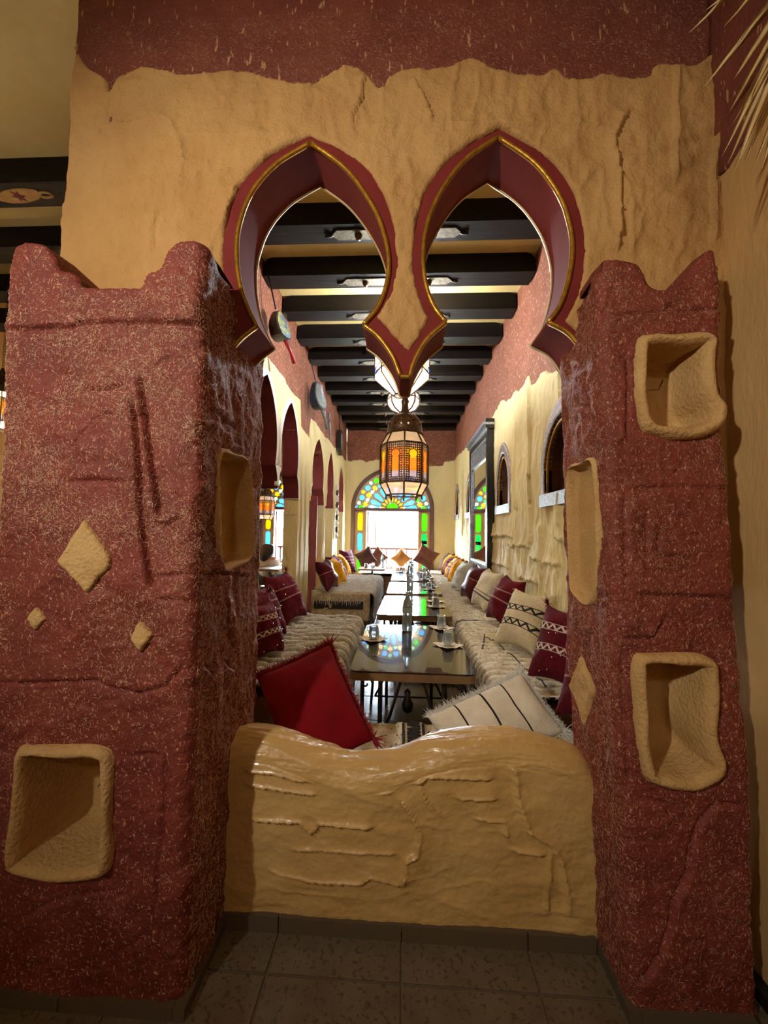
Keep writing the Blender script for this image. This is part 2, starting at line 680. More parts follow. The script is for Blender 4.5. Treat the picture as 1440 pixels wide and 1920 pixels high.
# side wall at the right of the entrance
side_top = [(-3, ZC), (1.36, ZC), (1.36, 2.62), (1.30, 2.60), (1.18, 2.66), (1.02, 2.80), (.85, 2.95), (.6, 3.02), (.2, 2.98), (-.4, 3.05), (-3, 3.0)]
ws = obj('wall_right_entrance', sheet_mesh('wall_right_entrance', [[(-3, 0), (1.36, 0), (1.36, ZC), (-3, ZC)]], .02,
                                           lambda u, v: .006 * fbm(u, v * .5, 6, 1), fYZ(1.09, -1), flip=True), m_ochre_side)
tag(ws, 'plain ochre side wall right of the entrance pillars', 'wall', kind='structure')
obj('terracotta_render', sheet_mesh('tr', [side_top], .02, lambda u, v: .014 + .006 * fbm(u, v, 9, 2), fYZ(1.09, -1), skirt=.0, flip=True), m_terra_dark, ws)
bb = flat_box('baseboard_right', (1.05, -3, 0), (1.085, 1.30, .04), m_black, 'black speckled baseboard at the foot of the ochre side wall', 'baseboard')
flat_box('wall_right_outer', (1.18 + .12, -3.1, 0), (1.4, YF + .1, ZC), m_ochre, 'outer wall behind the right hall wall', 'wall')

# ------------------------------------------------------------------ arch wall
IN = [(412, 697), (430, 668), (455, 638), (486, 614), (472, 588), (456, 545), (448, 490), (451, 430), (475, 365), (520, 312), (583, 272),
      (648, 322), (698, 392), (721, 450), (728, 500), (722, 542), (706, 580), (680, 612), (708, 634), (735, 672), (750, 712),
      (768, 712), (776, 682), (800, 640), (838, 607), (816, 578), (801, 540), (795, 490), (801, 430), (826, 368), (872, 305), (933, 262),
      (1000, 310), (1046, 372), (1066, 432), (1069, 480), (1061, 530), (1046, 575), (1024, 606), (1064, 628), (1089, 665), (1102, 716)]
OUT = [(400, 685), (413, 648), (430, 622), (446, 604), (438, 580), (426, 540), (420, 490), (425, 425), (450, 355), (505, 298), (583, 257),
       (665, 300), (715, 360), (737, 430), (741, 495), (735, 540), (722, 572), (706, 594), (728, 620), (748, 642), (762, 657),
       (768, 657), (780, 642), (795, 618), (804, 596), (792, 572), (781, 535), (775, 488), (780, 425), (803, 352), (858, 288), (936, 244),
       (1020, 293), (1070, 355), (1090, 425), (1094, 480), (1087, 532), (1073, 575), (1058, 604), (1086, 628), (1110, 662), (1128, 700)]
CORN = (3, 10, 17, 20, 21, 24, 31, 38)


def px2xz(L, Y):
    return np.array([at(x, y, Y=Y)[[0, 2]] for x, y in L])


inn = smooth_path(px2xz(IN, YW), CORN, 6)
outp = smooth_path(px2xz(OUT, YW), CORN, 6)
zlow = 1.2
wall_l, wall_r = -1.325, 1.10
out_ir = outp.copy()
k = np.arange(len(out_ir))
out_ir[:, 0] += .004 * np.sin(k * 1.3) * noise(k, k * 0, .3, 1) * 2
out_ir[:, 1] += .006 * noise(k, k * 0 + 3, .5, 2)
# wavy top of the ochre coat
OT = [(132, 80), (150, 104), (170, 132), (200, 150), (210, 177), (226, 150), (260, 132), (300, 132), (340, 142), (400, 138), (440, 132), (500, 145),
      (540, 160), (580, 162), (620, 140), (650, 130), (685, 140), (715, 172), (730, 150), (760, 135), (800, 136), (850, 130), (880, 114), (920, 135), (970, 145),
      (1010, 148), (1040, 137), (1065, 155), (1100, 155), (1130, 145), (1180, 150), (1215, 146), (1230, 125), (1290, 130), (1320, 115), (1350, 85)]
otop = smooth_path(px2xz(OT, YW), (), 4)
otop[0, 0] = wall_l
left_edge = [(wall_l + .012 * noise(z, 0, 6, 1) + (.01 if z > 2.6 else 0), z) for z in np.arange(otop[0, 1] - .03, zlow, -.06)]
op_poly = np.concatenate([[[out_ir[0, 0], zlow]], out_ir, [[out_ir[-1, 0], zlow]]])
ochre_poly = np.concatenate([otop[::-1], left_edge, [[wall_l, zlow]], op_poly, [[wall_r, zlow], [wall_r, 1.6]]])
W = lambda L: px2xz(L, YW)
led_wall = [(W([(290, 217), (322, 240), (338, 272), (345, 310), (335, 360)]), .012, .03, 1), (W([(660, 250), (662, 225), (680, 195), (684, 145)]), .014, .03, 1),
            (W([(300, 395), (292, 430), (290, 480)]), .012, .02, -1), (W([(445, 340), (430, 390), (418, 425)]), .008, .02, 1),
            (W([(340, 262), (420, 262), (500, 262), (560, 262)]), .005, .05, 1), (W([(660, 245), (800, 244), (1000, 246), (1130, 247)]), .006, .06, 1),
            (W([(1180, 210), (1160, 240), (1148, 270), (1155, 330), (1160, 400), (1155, 480)]), .014, .03, -1),
            (W([(1260, 130), (1258, 200), (1262, 250), (1256, 300), (1256, 345)]), .014, .03, 1), (W([(1334, 250), (1325, 330), (1328, 400), (1322, 470)]), .016, .03, 1),
            (W([(1176, 380), (1178, 430), (1180, 480)]), .008, .02, 1), (W([(770, 150), (800, 200), (812, 240)]), .012, .04, -1), (W([(890, 140), (892, 190), (875, 235)]), .008, .04, 1)]


_lr = random.Random(21)
for _ in range(26):
    u0, v0 = _lr.uniform(-1.25, 1.0), _lr.uniform(1.9, 3.0)
    n_ = _lr.randint(4, 8)
    a_ = _lr.choice([PI / 2, PI / 2, PI / 2 + .4, .2])
    P = [(u0, v0)]
    for k in range(n_):
        P.append((P[-1][0] + .035 * math.cos(a_) + _lr.uniform(-.014, .014), P[-1][1] + .035 * math.sin(a_) + _lr.uniform(-.008, .008)))
    led_wall.append((np.array(P), _lr.uniform(.003, .007), .02, _lr.choice([-1, 1])))


def h_wall(u, v):
    h = .014 + .016 * fbm(u, v, 3.5, 0) + .008 * fbm(u * 1.0, v * .35, 16, 2) + .005 * fbm(u, v, 34, 1, 2)
    h = h + .006 * crease(u, v * .6, 4, 2) + .003 * crease(u, v * .5, 9, 1)
    for P, a, w, s in led_wall:
        h = h + 1.5 * ledge(u, v, P, a, w * .8, up=s)
    return h


wf = obj('wall_front', sheet_mesh('wall_front', [ochre_poly], .007, h_wall, fXZ(YW), skirt=.05, fillet=.012), m_ochre)
tag(wf, 'ochre plaster wall with two pointed horseshoe arches between the terracotta pillars', 'wall', kind='structure')
# terracotta coat above
tc_poly = [(wall_l + .012, 2.9), (wall_r, 2.9), (wall_r, ZC), (wall_l + .012, ZC)]
h_top = lambda u, v: .002 + .006 * fbm(u, v, 12, 3) + .003 * fbm(u, v, 50, 1, 2)
obj('terracotta_render', sheet_mesh('terracotta_render', [tc_poly], .014, h_top, fXZ(YW), skirt=.05), m_terra_dark, wf)
# core of the wall behind the plaster
core_poly = np.concatenate([[[wall_l + .01, zlow], [wall_l + .01, ZC], [wall_r, ZC], [wall_r, zlow]], [[inn[-1, 0] + .02, zlow]], (inn + (outp - inn) * .25)[::-1], [[inn[0, 0] - .02, zlow]]])
obj('back_render', sheet_mesh('back_render', [core_poly], .02, lambda u, v: .004 * fbm(u, v, 8, 1), lambda u, v, h: np.stack([u, YW + TW + h, v], 1), skirt=TW - .03, flip=True), m_ochre, wf)


def strip(name, A, B, fa, fb, mat, parent, flip=False):
    n = len(A)
    V = np.concatenate([fa(A), fb(B)])
    Fc = [(i, i + 1, n + i + 1, n + i) for i in range(n - 1)]
    if flip:
        Fc = [f[::-1] for f in Fc]
    return obj(name, mesh_of(name, V, Fc), mat, parent)


def to3(P, Y):
    return np.stack([P[:, 0], np.full(len(P), float(Y)), P[:, 1]], 1)


out_b = outp.copy()
cen = (outp - inn)
out_b = outp + cen / (np.linalg.norm(cen, axis=1, keepdims=True) + 1e-6) * .012
strip('arch_band', inn, out_b, lambda A: to3(A, YW - .004), lambda B: to3(B, YW - .002), m_red, wf)
strip('arch_soffit', inn, inn, lambda A: to3(A, YW - .004), lambda B: to3(B, YW + TW + .006), m_red, wf, True)
inward = -cen / (np.linalg.norm(cen, axis=1, keepdims=True) + 1e-6)


def gold_line(P, Y, r, name='gold_edging', mat=m_gold):
    mb = MB()
    # keep the tube sharp at corners by drawing pieces
    cuts = [0] + [c * 6 for c in CORN] + [len(P) - 1]
    for a, b in zip(cuts, cuts[1:]):
        mb.tube([(p[0], Y, p[1]) for p in P[a:b + 1]], r, 6)
    return mb.build(name, mat, wf, True)


gold_line(inn + cen * .08, YW - .006, .009)
gold_line(inn + inward * .001, YW + TW, .005, 'back_edging', M('pale_gold_edging', (196, 176, 128), .4, metal=.4))

# straw pressed into terracotta ----------------------------------------
def straw(name, n, poly, fmap, hf, parent, mat, lo=.008, hi=.026, wd=.0011, lift=.0008, dens=None, vert=0.0):
    poly0 = np.asarray(poly[0])
    lo_, hi_ = poly0.min(0), poly0.max(0)
    U = RG.uniform(lo_[0], hi_[0], n * 3)
    V = RG.uniform(lo_[1], hi_[1], n * 3)
    k = inside(U, V, poly)
    k &= seg_dist(U, V, poly0, True)[0] > .02
    if dens is not None:
        k &= RG.rand(len(U)) < dens(U, V)
    U, V = U[k][:n], V[k][:n]
    a = RG.uniform(0, 2 * PI, len(U))
    if vert:
        a = PI / 2 + (a - PI) * (1 - vert)
    L = RG.uniform(lo, hi, len(U))
    h0 = hf(U, V)
    du, dv = L * np.cos(a), L * np.sin(a)
    h1 = hf(U + du, V + dv)
    A = fmap(U, V, h0 + lift)
    B = fmap(U + du, V + dv, h1 + lift + RG.rand(len(U)) * .003)
    o = obj(name, strands_mesh(name, A, B - A, wd * RG.uniform(.7, 1.5, len(U)), 1), mat, parent)
    return tag(o, kind='stuff')


straw('straw_flecks', 9000, [[(wall_l + .02, 2.9), (wall_r, 2.9), (wall_r, 3.35), (wall_l + .02, 3.35)]], fXZ(YW), h_top, wf, m_straw_dim, .005, .016, .0007, lift=.0002)

# ------------------------------------------------------------------ pillars
def path_map(pts, r):
    """open rectangle path (inner back, inner front, outer front, outer back) with rounded corners; s = 0 at the inner front corner"""
    pts = [np.array(p, float) for p in pts]
    P, N = [], []

    def nrm(a, b):
        d = _n(b - a)
        return np.array([d[1], -d[0]])
    n_seg = [nrm(pts[i], pts[i + 1]) for i in range(3)]
    cen_ = np.mean(pts, 0)
    for i in range(3):
        if np.dot(n_seg[i], (pts[i] + pts[i + 1]) / 2 - cen_) < 0:
            n_seg[i] = -n_seg[i]
    P.append(pts[0])
    N.append(n_seg[0])
    for c in (1, 2):
        d0 = _n(pts[c] - pts[c - 1])
        d1 = _n(pts[c + 1] - pts[c])
        q = pts[c] - d0 * r + d1 * r
        for t in np.linspace(0, 1, 7):
            nn = _n(n_seg[c - 1] * math.cos(t * PI / 2) + n_seg[c] * math.sin(t * PI / 2))
            P.append(q + nn * r)
            N.append(nn)
    P.append(pts[3])
    N.append(n_seg[2])
    P, N = np.array(P), np.array(N)
    S = np.concatenate([[0], np.cumsum(np.linalg.norm(np.diff(P, axis=0), axis=1))])
    s0 = S[4]
    S = S - s0
    return S, P, N


class Pillar:
    def __init__(s, xin, xout, yf, yb, r, taper):
        s.xin, s.xout, s.yf, s.yb = xin, xout, yf, yb
        s.sg = 1 if xin > xout else -1           # +1: inner side looks to +X
        s.S, s.P, s.N = path_map([(xin, yb), (xin, yf), (xout, yf), (xout, yb)], r)
        s.W = abs(xin - xout)
        s.taper = taper
        s.r = r
        s.dl = r * (2 - PI / 2) / 2              # length lost in a rounded corner

    def fmap(s, u, v, h):
        x = np.interp(u, s.S, s.P[:, 0])
        y = np.interp(u, s.S, s.P[:, 1])
        nx = np.interp(u, s.S, s.N[:, 0])
        ny = np.interp(u, s.S, s.N[:, 1])
        x = x - s.sg * s.taper * (1.1 - v)
        return np.stack([x + nx * h, y + ny * h, v], 1)

    def front(s, px):
        o = []
        for a, b in px:
            p = at(a, b, Y=s.yf)
            X = p[0] + s.sg * s.taper * (1.1 - p[2])
            o.append((abs(s.xin - X) - s.dl, p[2]))
        return np.array(o)

    def side(s, px):
        o = []
        for a, b in px:
            X = s.xin
            for _ in range(3):
                p = at(a, b, X=X)
                X = s.xin - s.sg * s.taper * (1.1 - p[2])
            o.append((-(p[1] - s.yf) + s.dl, p[2]))
        return np.array(o)


def inset(P, d):
    P = np.asarray(P, float)
    n = len(P)
    area = .5 * sum(P[i][0] * P[(i + 1) % n][1] - P[(i + 1) % n][0] * P[i][1] for i in range(n))
    sgn = 1 if area > 0 else -1
    t = np.roll(P, -1, 0) - np.roll(P, 1, 0)
    t /= np.linalg.norm(t, axis=1, keepdims=True) + 1e-9
    nn = np.stack([-t[:, 1], t[:, 0]], 1) * sgn
    return P + nn * d


def niche(name, outline, fmap, hf, parent, mat, rim=.03, rise=.026, depth=.14, label=None, seed=0):
    """clay-rimmed recess: a swept rim, the inner walls and a rounded back"""
    O = smooth_path(outline, (), 5, True)
    n = len(O)
    c = O.mean(0)
    base = float(np.mean(hf(O[:, 0], O[:, 1])))
    rings = [(-.006, -.02), (-.004, rise * .35), (rim * .12, rise * .8), (rim * .4, rise), (rim * .7, rise * .85), (rim * .95, rise * .3), (rim * 1.05, -.01), (rim * 1.15, -depth * .5), (rim * 1.3, -depth * .9), (rim * 1.7, -depth)]
    V = []
    kk = np.arange(n)
    for i, (d, h) in enumerate(rings):
        d2 = d + .009 * noise(kk * .35, kk * 0 + i * .35, 1, seed)
        Q = inset(O, 0) + (inset(O, 1) - O) * d2[:, None]
        if i >= 7:
            f = {7: .985, 8: .97, 9: .86}[i]
            Qi = inset(O, rim * 1.1)
            Q = c + (Qi - c) * f
        hh = base + h + (.006 * noise(kk * .3, kk * 0 + i * .4, 1, seed + 1) if 0 < i < 7 else 0)
        V.append(fmap(Q[:, 0], Q[:, 1], hh * np.ones(n)))
    for f in (.55, .25):
        Q = c + (inset(O, rim * 1.1) - c) * f
        V.append(fmap(Q[:, 0], Q[:, 1], np.full(n, base - depth * 1.01)))
    m = len(V)
    V = np.concatenate(V)
    Fc = []
    for i in range(m - 1):
        for j in range(n):
            l = (j + 1) % n
            Fc.append((i * n + j, i * n + l, (i + 1) * n + l, (i + 1) * n + j))
    Fc.append(tuple((m - 1) * n + j for j in range(n)))
    o = obj(name, mesh_of(name, V, Fc), mat, parent)
    if label:
        o['label'] = label
    return o, inset(O, rim * .35)


def lump(name, outline, fmap, hf, parent, mat, rise=.012, label=None):
    O = []
    P = np.asarray(outline, float)
    for i in range(len(P)):
        a, b = P[i], P[(i + 1) % len(P)]
        for t in np.linspace(0, 1, 6)[:-1]:
            O.append(a + (b - a) * t)
    O = np.array(O)
    kk = np.arange(len(O))
    O = O + .003 * np.stack([noise(kk * .9, kk * 0, 1, 1), noise(kk * .9, kk * 0, 1, 2)], 1) * 2
    O = smooth_path(O, (), 2, True)
    me = sheet_mesh(name, [O], .005, lambda u, v: hf(u, v) * .4 + rise + .004 * fbm(u, v, 30, 2), fmap, skirt=.02, fillet=.006)
    o = obj(name, me, mat, parent)
    if label:
        o['label'] = label
    return o


m_niche = M('niche_clay', (196, 158, 102), .85, (184, 144, 88), 8, .7, 90)


def make_pillar(pl, name, label, prof_px, niches, lumps, ledges, grooves, n_straw, ys, seed, dens, yback, smat=None):
    root = thing(name, label, 'pillar', ((pl.xin + pl.xout) / 2, (pl.yf + pl.yb) / 2, 0))
    org = np.array(root.location[:])
    fm0 = pl.fmap
    fm = lambda u, v, h: fm0(u, v, h) - org
    prof = smooth_path(pl.front(prof_px), (), 3)           # from outer to inner along the top
    if prof[0, 0] < prof[-1, 0]:
        prof = prof[::-1]
    zi, zo = prof[-1, 1], prof[0, 1]
    s_lo, s_hi = pl.S[0], pl.S[-1]
    poly = np.concatenate([[[s_lo, 0], [s_hi, 0], [s_hi, zo]], prof, [[-pl.r, zi - .005], [-.12, zi - .03], [s_lo, zi - .04]]])
    LG = [(pl.front(P), a, w, u) for P, a, w, u in ledges]
    GR = [(pl.front(P), a, w) for P, a, w in grooves]
    SL = [(pl.side(P), a, w, u) for P, a, w, u in ys]

    def hf(u, v):
        h = .012 * fbm(u, v, 4, seed) + .005 * fbm(u, v, 18, seed + 1) + .003 * fbm(u, v, 55, seed + 2, 2)
        h = h + .005 * crease(u, v, 6, seed) - .004 * crease(u, v, 4, seed + 1)
        sd = np.clip((-u - .03) / .05, 0, 1)
        h = h + sd * .014 * fbm(u * 1.4, v * .5, 13, seed + 1)
        for P, a, w, s in LG + SL:
            h = h + .75 * ledge(u, v, P, a, w * 1.5, up=s) + ledge(u, v, P, a * .9, .006, groove=True)
        for P, a, w in GR:
            h = h + ledge(u, v, P, a, w, groove=True)
        return h
    holes = []
    for nm, face, px, kw in niches:
        ol = (pl.front if face == 'f' else pl.side)(px)
        o, hole = niche('niche', ol, fm, hf, root, m_niche, label=nm, **kw)
        holes.append(hole)
    body = obj('pillar_body', sheet_mesh('pillar_body', [poly] + holes, .0058, hf, fm, fillet=.012), m_terra, root)
    # top of the battlement, running back to the wall
    q = prof
    A = fm(q[:, 0], q[:, 1], np.full(len(q), -.012))
    B = A.copy()
    B[:, 1] = yback - org[1]
    mid = (A * .55 + B * .45)
    mid[:, 2] += .01
    n = len(q)
    V = np.concatenate([A, mid, B])
    obj('battlement_top', mesh_of('battlement_top', V, [(i, i + 1, n + i + 1, n + i) for i in range(n - 1)] + [(n + i, n + i + 1, 2 * n + i + 1, 2 * n + i) for i in range(n - 1)]), m_terra, root)
    # flat top over the reveal behind
    for nm, face, px in lumps:
        lump('diamond_inlay', (pl.front if face == 'f' else pl.side)(px), fm, hf, root, m_niche, label=nm)
    straw('straw_flecks', n_straw, [poly] + [np.asarray(h_) for h_ in holes], fm, hf, root, smat or m_straw, .004, .015, .0006, lift=.0002, dens=dens)
    return root, hf, fm


PLL = Pillar(-.607, -1.25, 1.108, 1.62, .035, -.012)
L_prof = [(22, 470), (32, 457), (60, 453), (82, 458), (100, 482), (108, 503), (130, 506), (146, 520), (152, 535), (200, 539), (262, 538), (276, 512), (298, 502), (312, 470), (330, 453), (365, 450), (385, 452)]
L_nich = [('ochre clay niche low on the left pillar', 'f', [(38, 1412), (62, 1398), (120, 1398), (180, 1398), (205, 1410), (212, 1440), (210, 1520), (208, 1600), (195, 1636), (120, 1645), (40, 1630), (22, 1600), (34, 1500)], dict(depth=.2, rim=.028)),
          ('narrow clay niche in the inner side of the left pillar', 's', [(406, 852), (436, 852), (462, 868), (470, 950), (468, 1040), (440, 1062), (412, 1062), (405, 960)], dict(depth=.08, rim=.012, rise=.010))]
L_lump = [('large ochre diamond inlay', 'f', [(160, 975), (205, 1040), (208, 1062), (165, 1110), (112, 1052)]),
          ('small ochre diamond inlay at the left', 'f', [(70, 1138), (88, 1160), (70, 1182), (53, 1160)]),
          ('small ochre diamond inlay at the right', 'f', [(262, 1165), (288, 1190), (265, 1222), (246, 1198)])]
L_led = [([(8, 618), (60, 616), (140, 612), (150, 605), (185, 606), (250, 608), (380, 606)], .016, .06, -1),
         ([(330, 665), (300, 680), (285, 690)], .010, .02, 1), ([(130, 848), (155, 815), (185, 782), (215, 778)], .012, .03, 1),
         ([(120, 903), (180, 900), (240, 903)], .008, .04, -1), ([(148, 705), (160, 728), (200, 732), (245, 715)], .008, .03, -1),
         ([(0, 1278), (60, 1280), (180, 1277), (210, 1290), (260, 1300), (310, 1285), (350, 1240)], .010, .04, -1),
         ([(282, 975), (310, 985), (345, 965)], .012, .03, -1), ([(285, 1080), (330, 1077), (372, 1074)], .010, .02, -1), ([(285, 1125), (330, 1122), (372, 1130)], .010, .03, -1),
         ([(312, 1410), (310, 1500), (300, 1600), (290, 1720)], .010, .03, 1), ([(235, 1418), (280, 1412), (312, 1418)], .008, .02, -1),
         ([(20, 1740), (80, 1700), (140, 1680), (220, 1675)], .008, .03, 1)]
L_gro = [([(262, 705), (270, 780), (285, 880), (300, 975)], .03, .008), ([(246, 750), (258, 860), (262, 940), (272, 1040), (282, 1110)], .03, .008)]
L_side = [([(378, 980), (410, 1040), (440, 1080)], .012, .03, 1), ([(372, 1075), (410, 1075), (470, 1080)], .012, .03, -1),
          ([(385, 760), (420, 790), (440, 800)], .012, .03, -1), ([(440, 730), (455, 800), (465, 860)], .014, .03, 1), ([(380, 1240), (400, 1270), (420, 1240), (440, 1260)], .014, .03, 1),
          ([(420, 1120), (428, 1180), (440, 1220)], .014, .03, -1), ([(395, 1400), (398, 1500), (392, 1600)], .008, .02, 1)]
pillar_l, hL, fmL = make_pillar(PLL, 'pillar', 'broad left pillar of terracotta straw plaster with large diamond and low niche', L_prof, L_nich, L_lump, L_led, L_gro, 42000, L_side, 1,
                                lambda u, v: np.where(u > -.02, np.clip(.10 + .62 * (v - .6), .10, 1) * (.25 + 1.9 * np.clip(fbm(u, v, 7, 2) + .25, 0, 1)), .6), YW - .01)
PLR = Pillar(.622, .985, 1.18, 1.5, .035, .03)
R_prof = [(1375, 470), (1368, 462), (1345, 460), (1320, 478), (1300, 500), (1285, 525), (1265, 537), (1240, 540), (1220, 530), (1208, 505), (1195, 490), (1160, 483), (1130, 485), (1112, 500)]
R_nich = [('upper ochre clay niche of the right pillar', 'f', [(1193, 650), (1215, 632), (1270, 631), (1320, 628), (1335, 645), (1334, 690), (1336, 735), (1350, 765), (1345, 800), (1300, 820), (1240, 818), (1202, 800), (1192, 740)], dict(depth=.13)),
          ('lower ochre clay niche of the right pillar', 'f', [(1187, 1240), (1205, 1226), (1260, 1225), (1310, 1228), (1335, 1245), (1342, 1300), (1335, 1370), (1350, 1425), (1342, 1455), (1300, 1475), (1240, 1470), (1207, 1450), (1196, 1390), (1190, 1300)], dict(depth=.15)),
          ('narrow clay niche in the inner side of the right pillar', 's', [(1068, 885), (1090, 870), (1115, 862), (1122, 930), (1124, 1020), (1118, 1110), (1102, 1134), (1078, 1112), (1070, 1080), (1066, 980)], dict(depth=.03, rim=.007, rise=.010))]
R_lump = [('tall ochre diamond inlay', 's', [(1092, 1230), (1113, 1298), (1100, 1362), (1072, 1285)])]
R_led = [([(1110, 605), (1130, 585), (1150, 592), (1250, 583), (1260, 572), (1275, 582), (1375, 580)], .014, .05, -1), ([(1150, 672), (1175, 670), (1175, 760), (1172, 830)], .010, .03, -1),
         ([(1180, 915), (1260, 912), (1385, 915)], .008, .03, 1), ([(1175, 920), (1175, 1020), (1172, 1110)], .010, .03, 1), ([(1240, 985), (1235, 1040), (1300, 1045)], .010, .03, 1),
         ([(1215, 955), (1212, 1065), (1260, 1068)], .008, .02, 1), ([(1180, 1112), (1250, 1115), (1385, 1122)], .012, .04, 1), ([(1165, 1198), (1220, 1195), (1245, 1152)], .012, .03, 1),
         ([(1168, 1205), (1165, 1280), (1172, 1380), (1180, 1480)], .012, .03, -1), ([(1185, 1500), (1240, 1505), (1270, 1545)], .010, .03, -1),
         ([(1395, 1510), (1340, 1505), (1310, 1540), (1295, 1600), (1290, 1640), (1262, 1690), (1255, 1740), (1230, 1800), (1190, 1850)], .014, .03, 1), ([(1240, 870), (1262, 888), (1285, 865)], .008, .02, 1)]
R_side = [([(1100, 700), (1110, 800)], .01, .03, 1), ([(1085, 760), (1110, 770), (1120, 820)], .012, .03, -1), ([(1075, 1170), (1100, 1190), (1120, 1180)], .01, .03, 1), ([(1135, 1550), (1140, 1650), (1150, 1760)], .01, .02, 1)]
pillar_r, hR, fmR = make_pillar(PLR, 'pillar', 'slim right pillar of terracotta straw plaster with two stacked clay niches', R_prof, R_nich, R_lump, R_led, [], 26000, R_side, 5,
                                lambda u, v: np.where(u > .02, np.clip(.4 + .3 * (v - .5), .3, 1) * (.4 + 1.2 * np.clip(fbm(u, v, 6, 1) + .3, 0, 1)), .7), YW - .01, m_straw_dim)

# tile skirting at the pillars
for pl, rt in ((PLL, pillar_l), (PLR, pillar_r)):
    o_ = np.array(rt.location[:])
    def sk(x0, x1, y0, y1):
        MB().box((min(x0, x1) - o_[0], y0 - o_[1], 0), (max(x0, x1) - o_[0], y1 - o_[1], .035)).build('skirting_tile', m_skirt, rt)
    xb = pl.xin - pl.sg * pl.taper * 1.1
    sk(xb + pl.sg * .012, xb - pl.sg * .02, pl.yf - .014, YW - .01)
    x = xb - pl.sg * .021
    while abs(x - pl.xout) > .02:
        x2 = x - pl.sg * min(.33, abs(x - pl.xout))
        sk(x, x2 + pl.sg * .003, pl.yf - .014, pl.yf + .02)
        x = x2

# ------------------------------------------------------------------ knee wall
KT = [(425, 1366), (470, 1362), (505, 1362), (545, 1372), (600, 1394), (645, 1411), (690, 1415), (740, 1405), (800, 1381), (850, 1370), (920, 1366), (990, 1374), (1040, 1388), (1080, 1405), (1108, 1432)]
kr = .085
KP = np.array([at(x, y, Y=YW + kr)[[0, 2]] for x, y in KT])
KP = smooth_path(KP, (), 6)
ztop = lambda X: np.interp(X, KP[:, 0], KP[:, 1])
kx0, kx1 = -.625, .66
KW = lambda L: np.array([((p := at(x, y, Y=YW))[0], p[2]) for x, y in L])
kl = [([(455, 1445), (520, 1450), (560, 1462), (640, 1462), (790, 1465), (800, 1455), (930, 1460)], .010, .03, 1), ([(460, 1470), (540, 1482), (600, 1490)], .009, .02, 1),
      ([(470, 1535), (565, 1538), (585, 1560), (600, 1540), (705, 1550)], .011, .025, 1), ([(500, 1630), (580, 1648), (680, 1652), (695, 1640), (760, 1660)], .010, .03, 1),
      ([(745, 1490), (770, 1525), (786, 1560), (780, 1600), (760, 1610), (755, 1660)], .014, .04, 1), ([(785, 1465), (800, 1500), (835, 1535)], .008, .02, -1),
      ([(955, 1410), (965, 1450), (970, 1500), (990, 1555), (1030, 1580), (1050, 1610), (1062, 1680), (1062, 1720)], .013, .04, 1), ([(1035, 1590), (1030, 1650), (1025, 1720)], .009, .02, -1),
      ([(850, 1495), (940, 1498)], .010, .02, 1), ([(885, 1535), (945, 1540), (950, 1580)], .009, .02, 1), ([(950, 1590), (1025, 1600)], .010, .02, 1), ([(540, 1590), (650, 1595), (750, 1600)], .006, .02, 1),
      ([(665, 1480), (740, 1486)], .009, .02, 1), ([(560, 1420), (600, 1425), (618, 1415)], .007, .02, 1)]
kl = [(KW(P), a, w, s) for P, a, w, s in kl]


def h_knee(u, t):
    zz = t * (ztop(u) - kr)
    h = .012 * fbm(u * .7, zz, 5, 2) + .005 * fbm(u * .4, zz * 1.2, 18, 1) + .0015 * fbm(u, zz, 60, 3, 2)
    h = h + .0035 * crease(u * .55, zz, 5, 1) + .0015 * crease(u, zz * .7, 9, 3)
    for P, a, w, s in kl:
        h = h + np.where(t < 1, ledge(u, zz, P, a, w, up=s) + .6 * ridge(u, zz, P, a, .007), 0)
    return h


def f_knee(u, t, h):
    zt = ztop(u)
    th = np.clip(t - 1, 0, 1) * PI
    y = np.where(t < 1, YW, YW + kr - kr * np.cos(th))
    z = np.where(t < 1, t * (zt - kr), zt - kr + kr * np.sin(th))
    ny = np.where(t < 1, -1, -np.cos(th))
    nz = np.where(t < 1, 0, np.sin(th))
    low = np.clip(2 - t, 0, .02) / .02
    return np.stack([u, y + ny * h, z + nz * h], 1)


Uk, Vk, Qk, _ = grid_sheet([[(kx0, .04), (kx1, .04), (kx1, 2), (kx0, 2)]], .0075)
Wk = f_knee(Uk, Vk, h_knee(Uk, Vk))
bk = MB().box((kx0, YW + .02, 0), (kx1, YW + 2 * kr - .004, .42))
wk = obj('wall_low', mesh_of('wall_low', Wk, Qk), m_ochre_gloss)
tag(wk, 'low glossy ochre knee wall with a wavy top between the pillars', 'wall', kind='structure')
bk.build('wall_core', m_ochre, wk)
# its skirting tiles, set out with the floor joints
bf = thing('baseboard_front', 'brown tile skirting at the foot of the low ochre wall', 'baseboard', (0, YW, 0))
bf['kind'] = 'structure'
for a, b in ((-.62, -.403), (-.399, .010), (.014, .421), (.425, .64)):
    MB().box((a, -.014, 0), (b, .02, .05)).build('skirting_tile', m_skirt, bf)

# ------------------------------------------------------------------ hall: right wall
def ogee(y0, y1, z0, zs, za, n=14, bulge=0.0):
    """pointed arch outline from (y0,z0) up over the apex to (y1,z0)"""
    c = (y0 + y1) / 2
    w = (y1 - y0) / 2
    L = [(y0, z0)]
    for t in np.linspace(0, 1, n):
        a = t * PI / 2
        L.append((c - w * (math.cos(a) ** .85) * (1 + bulge * math.sin(2 * a)), zs + (za - zs) * math.sin(a) ** 1.0 * (t * .25 + .75)))
    R = [(2 * c - y, z) for y, z in L[:-1][::-1]]
    return np.array(L + R)


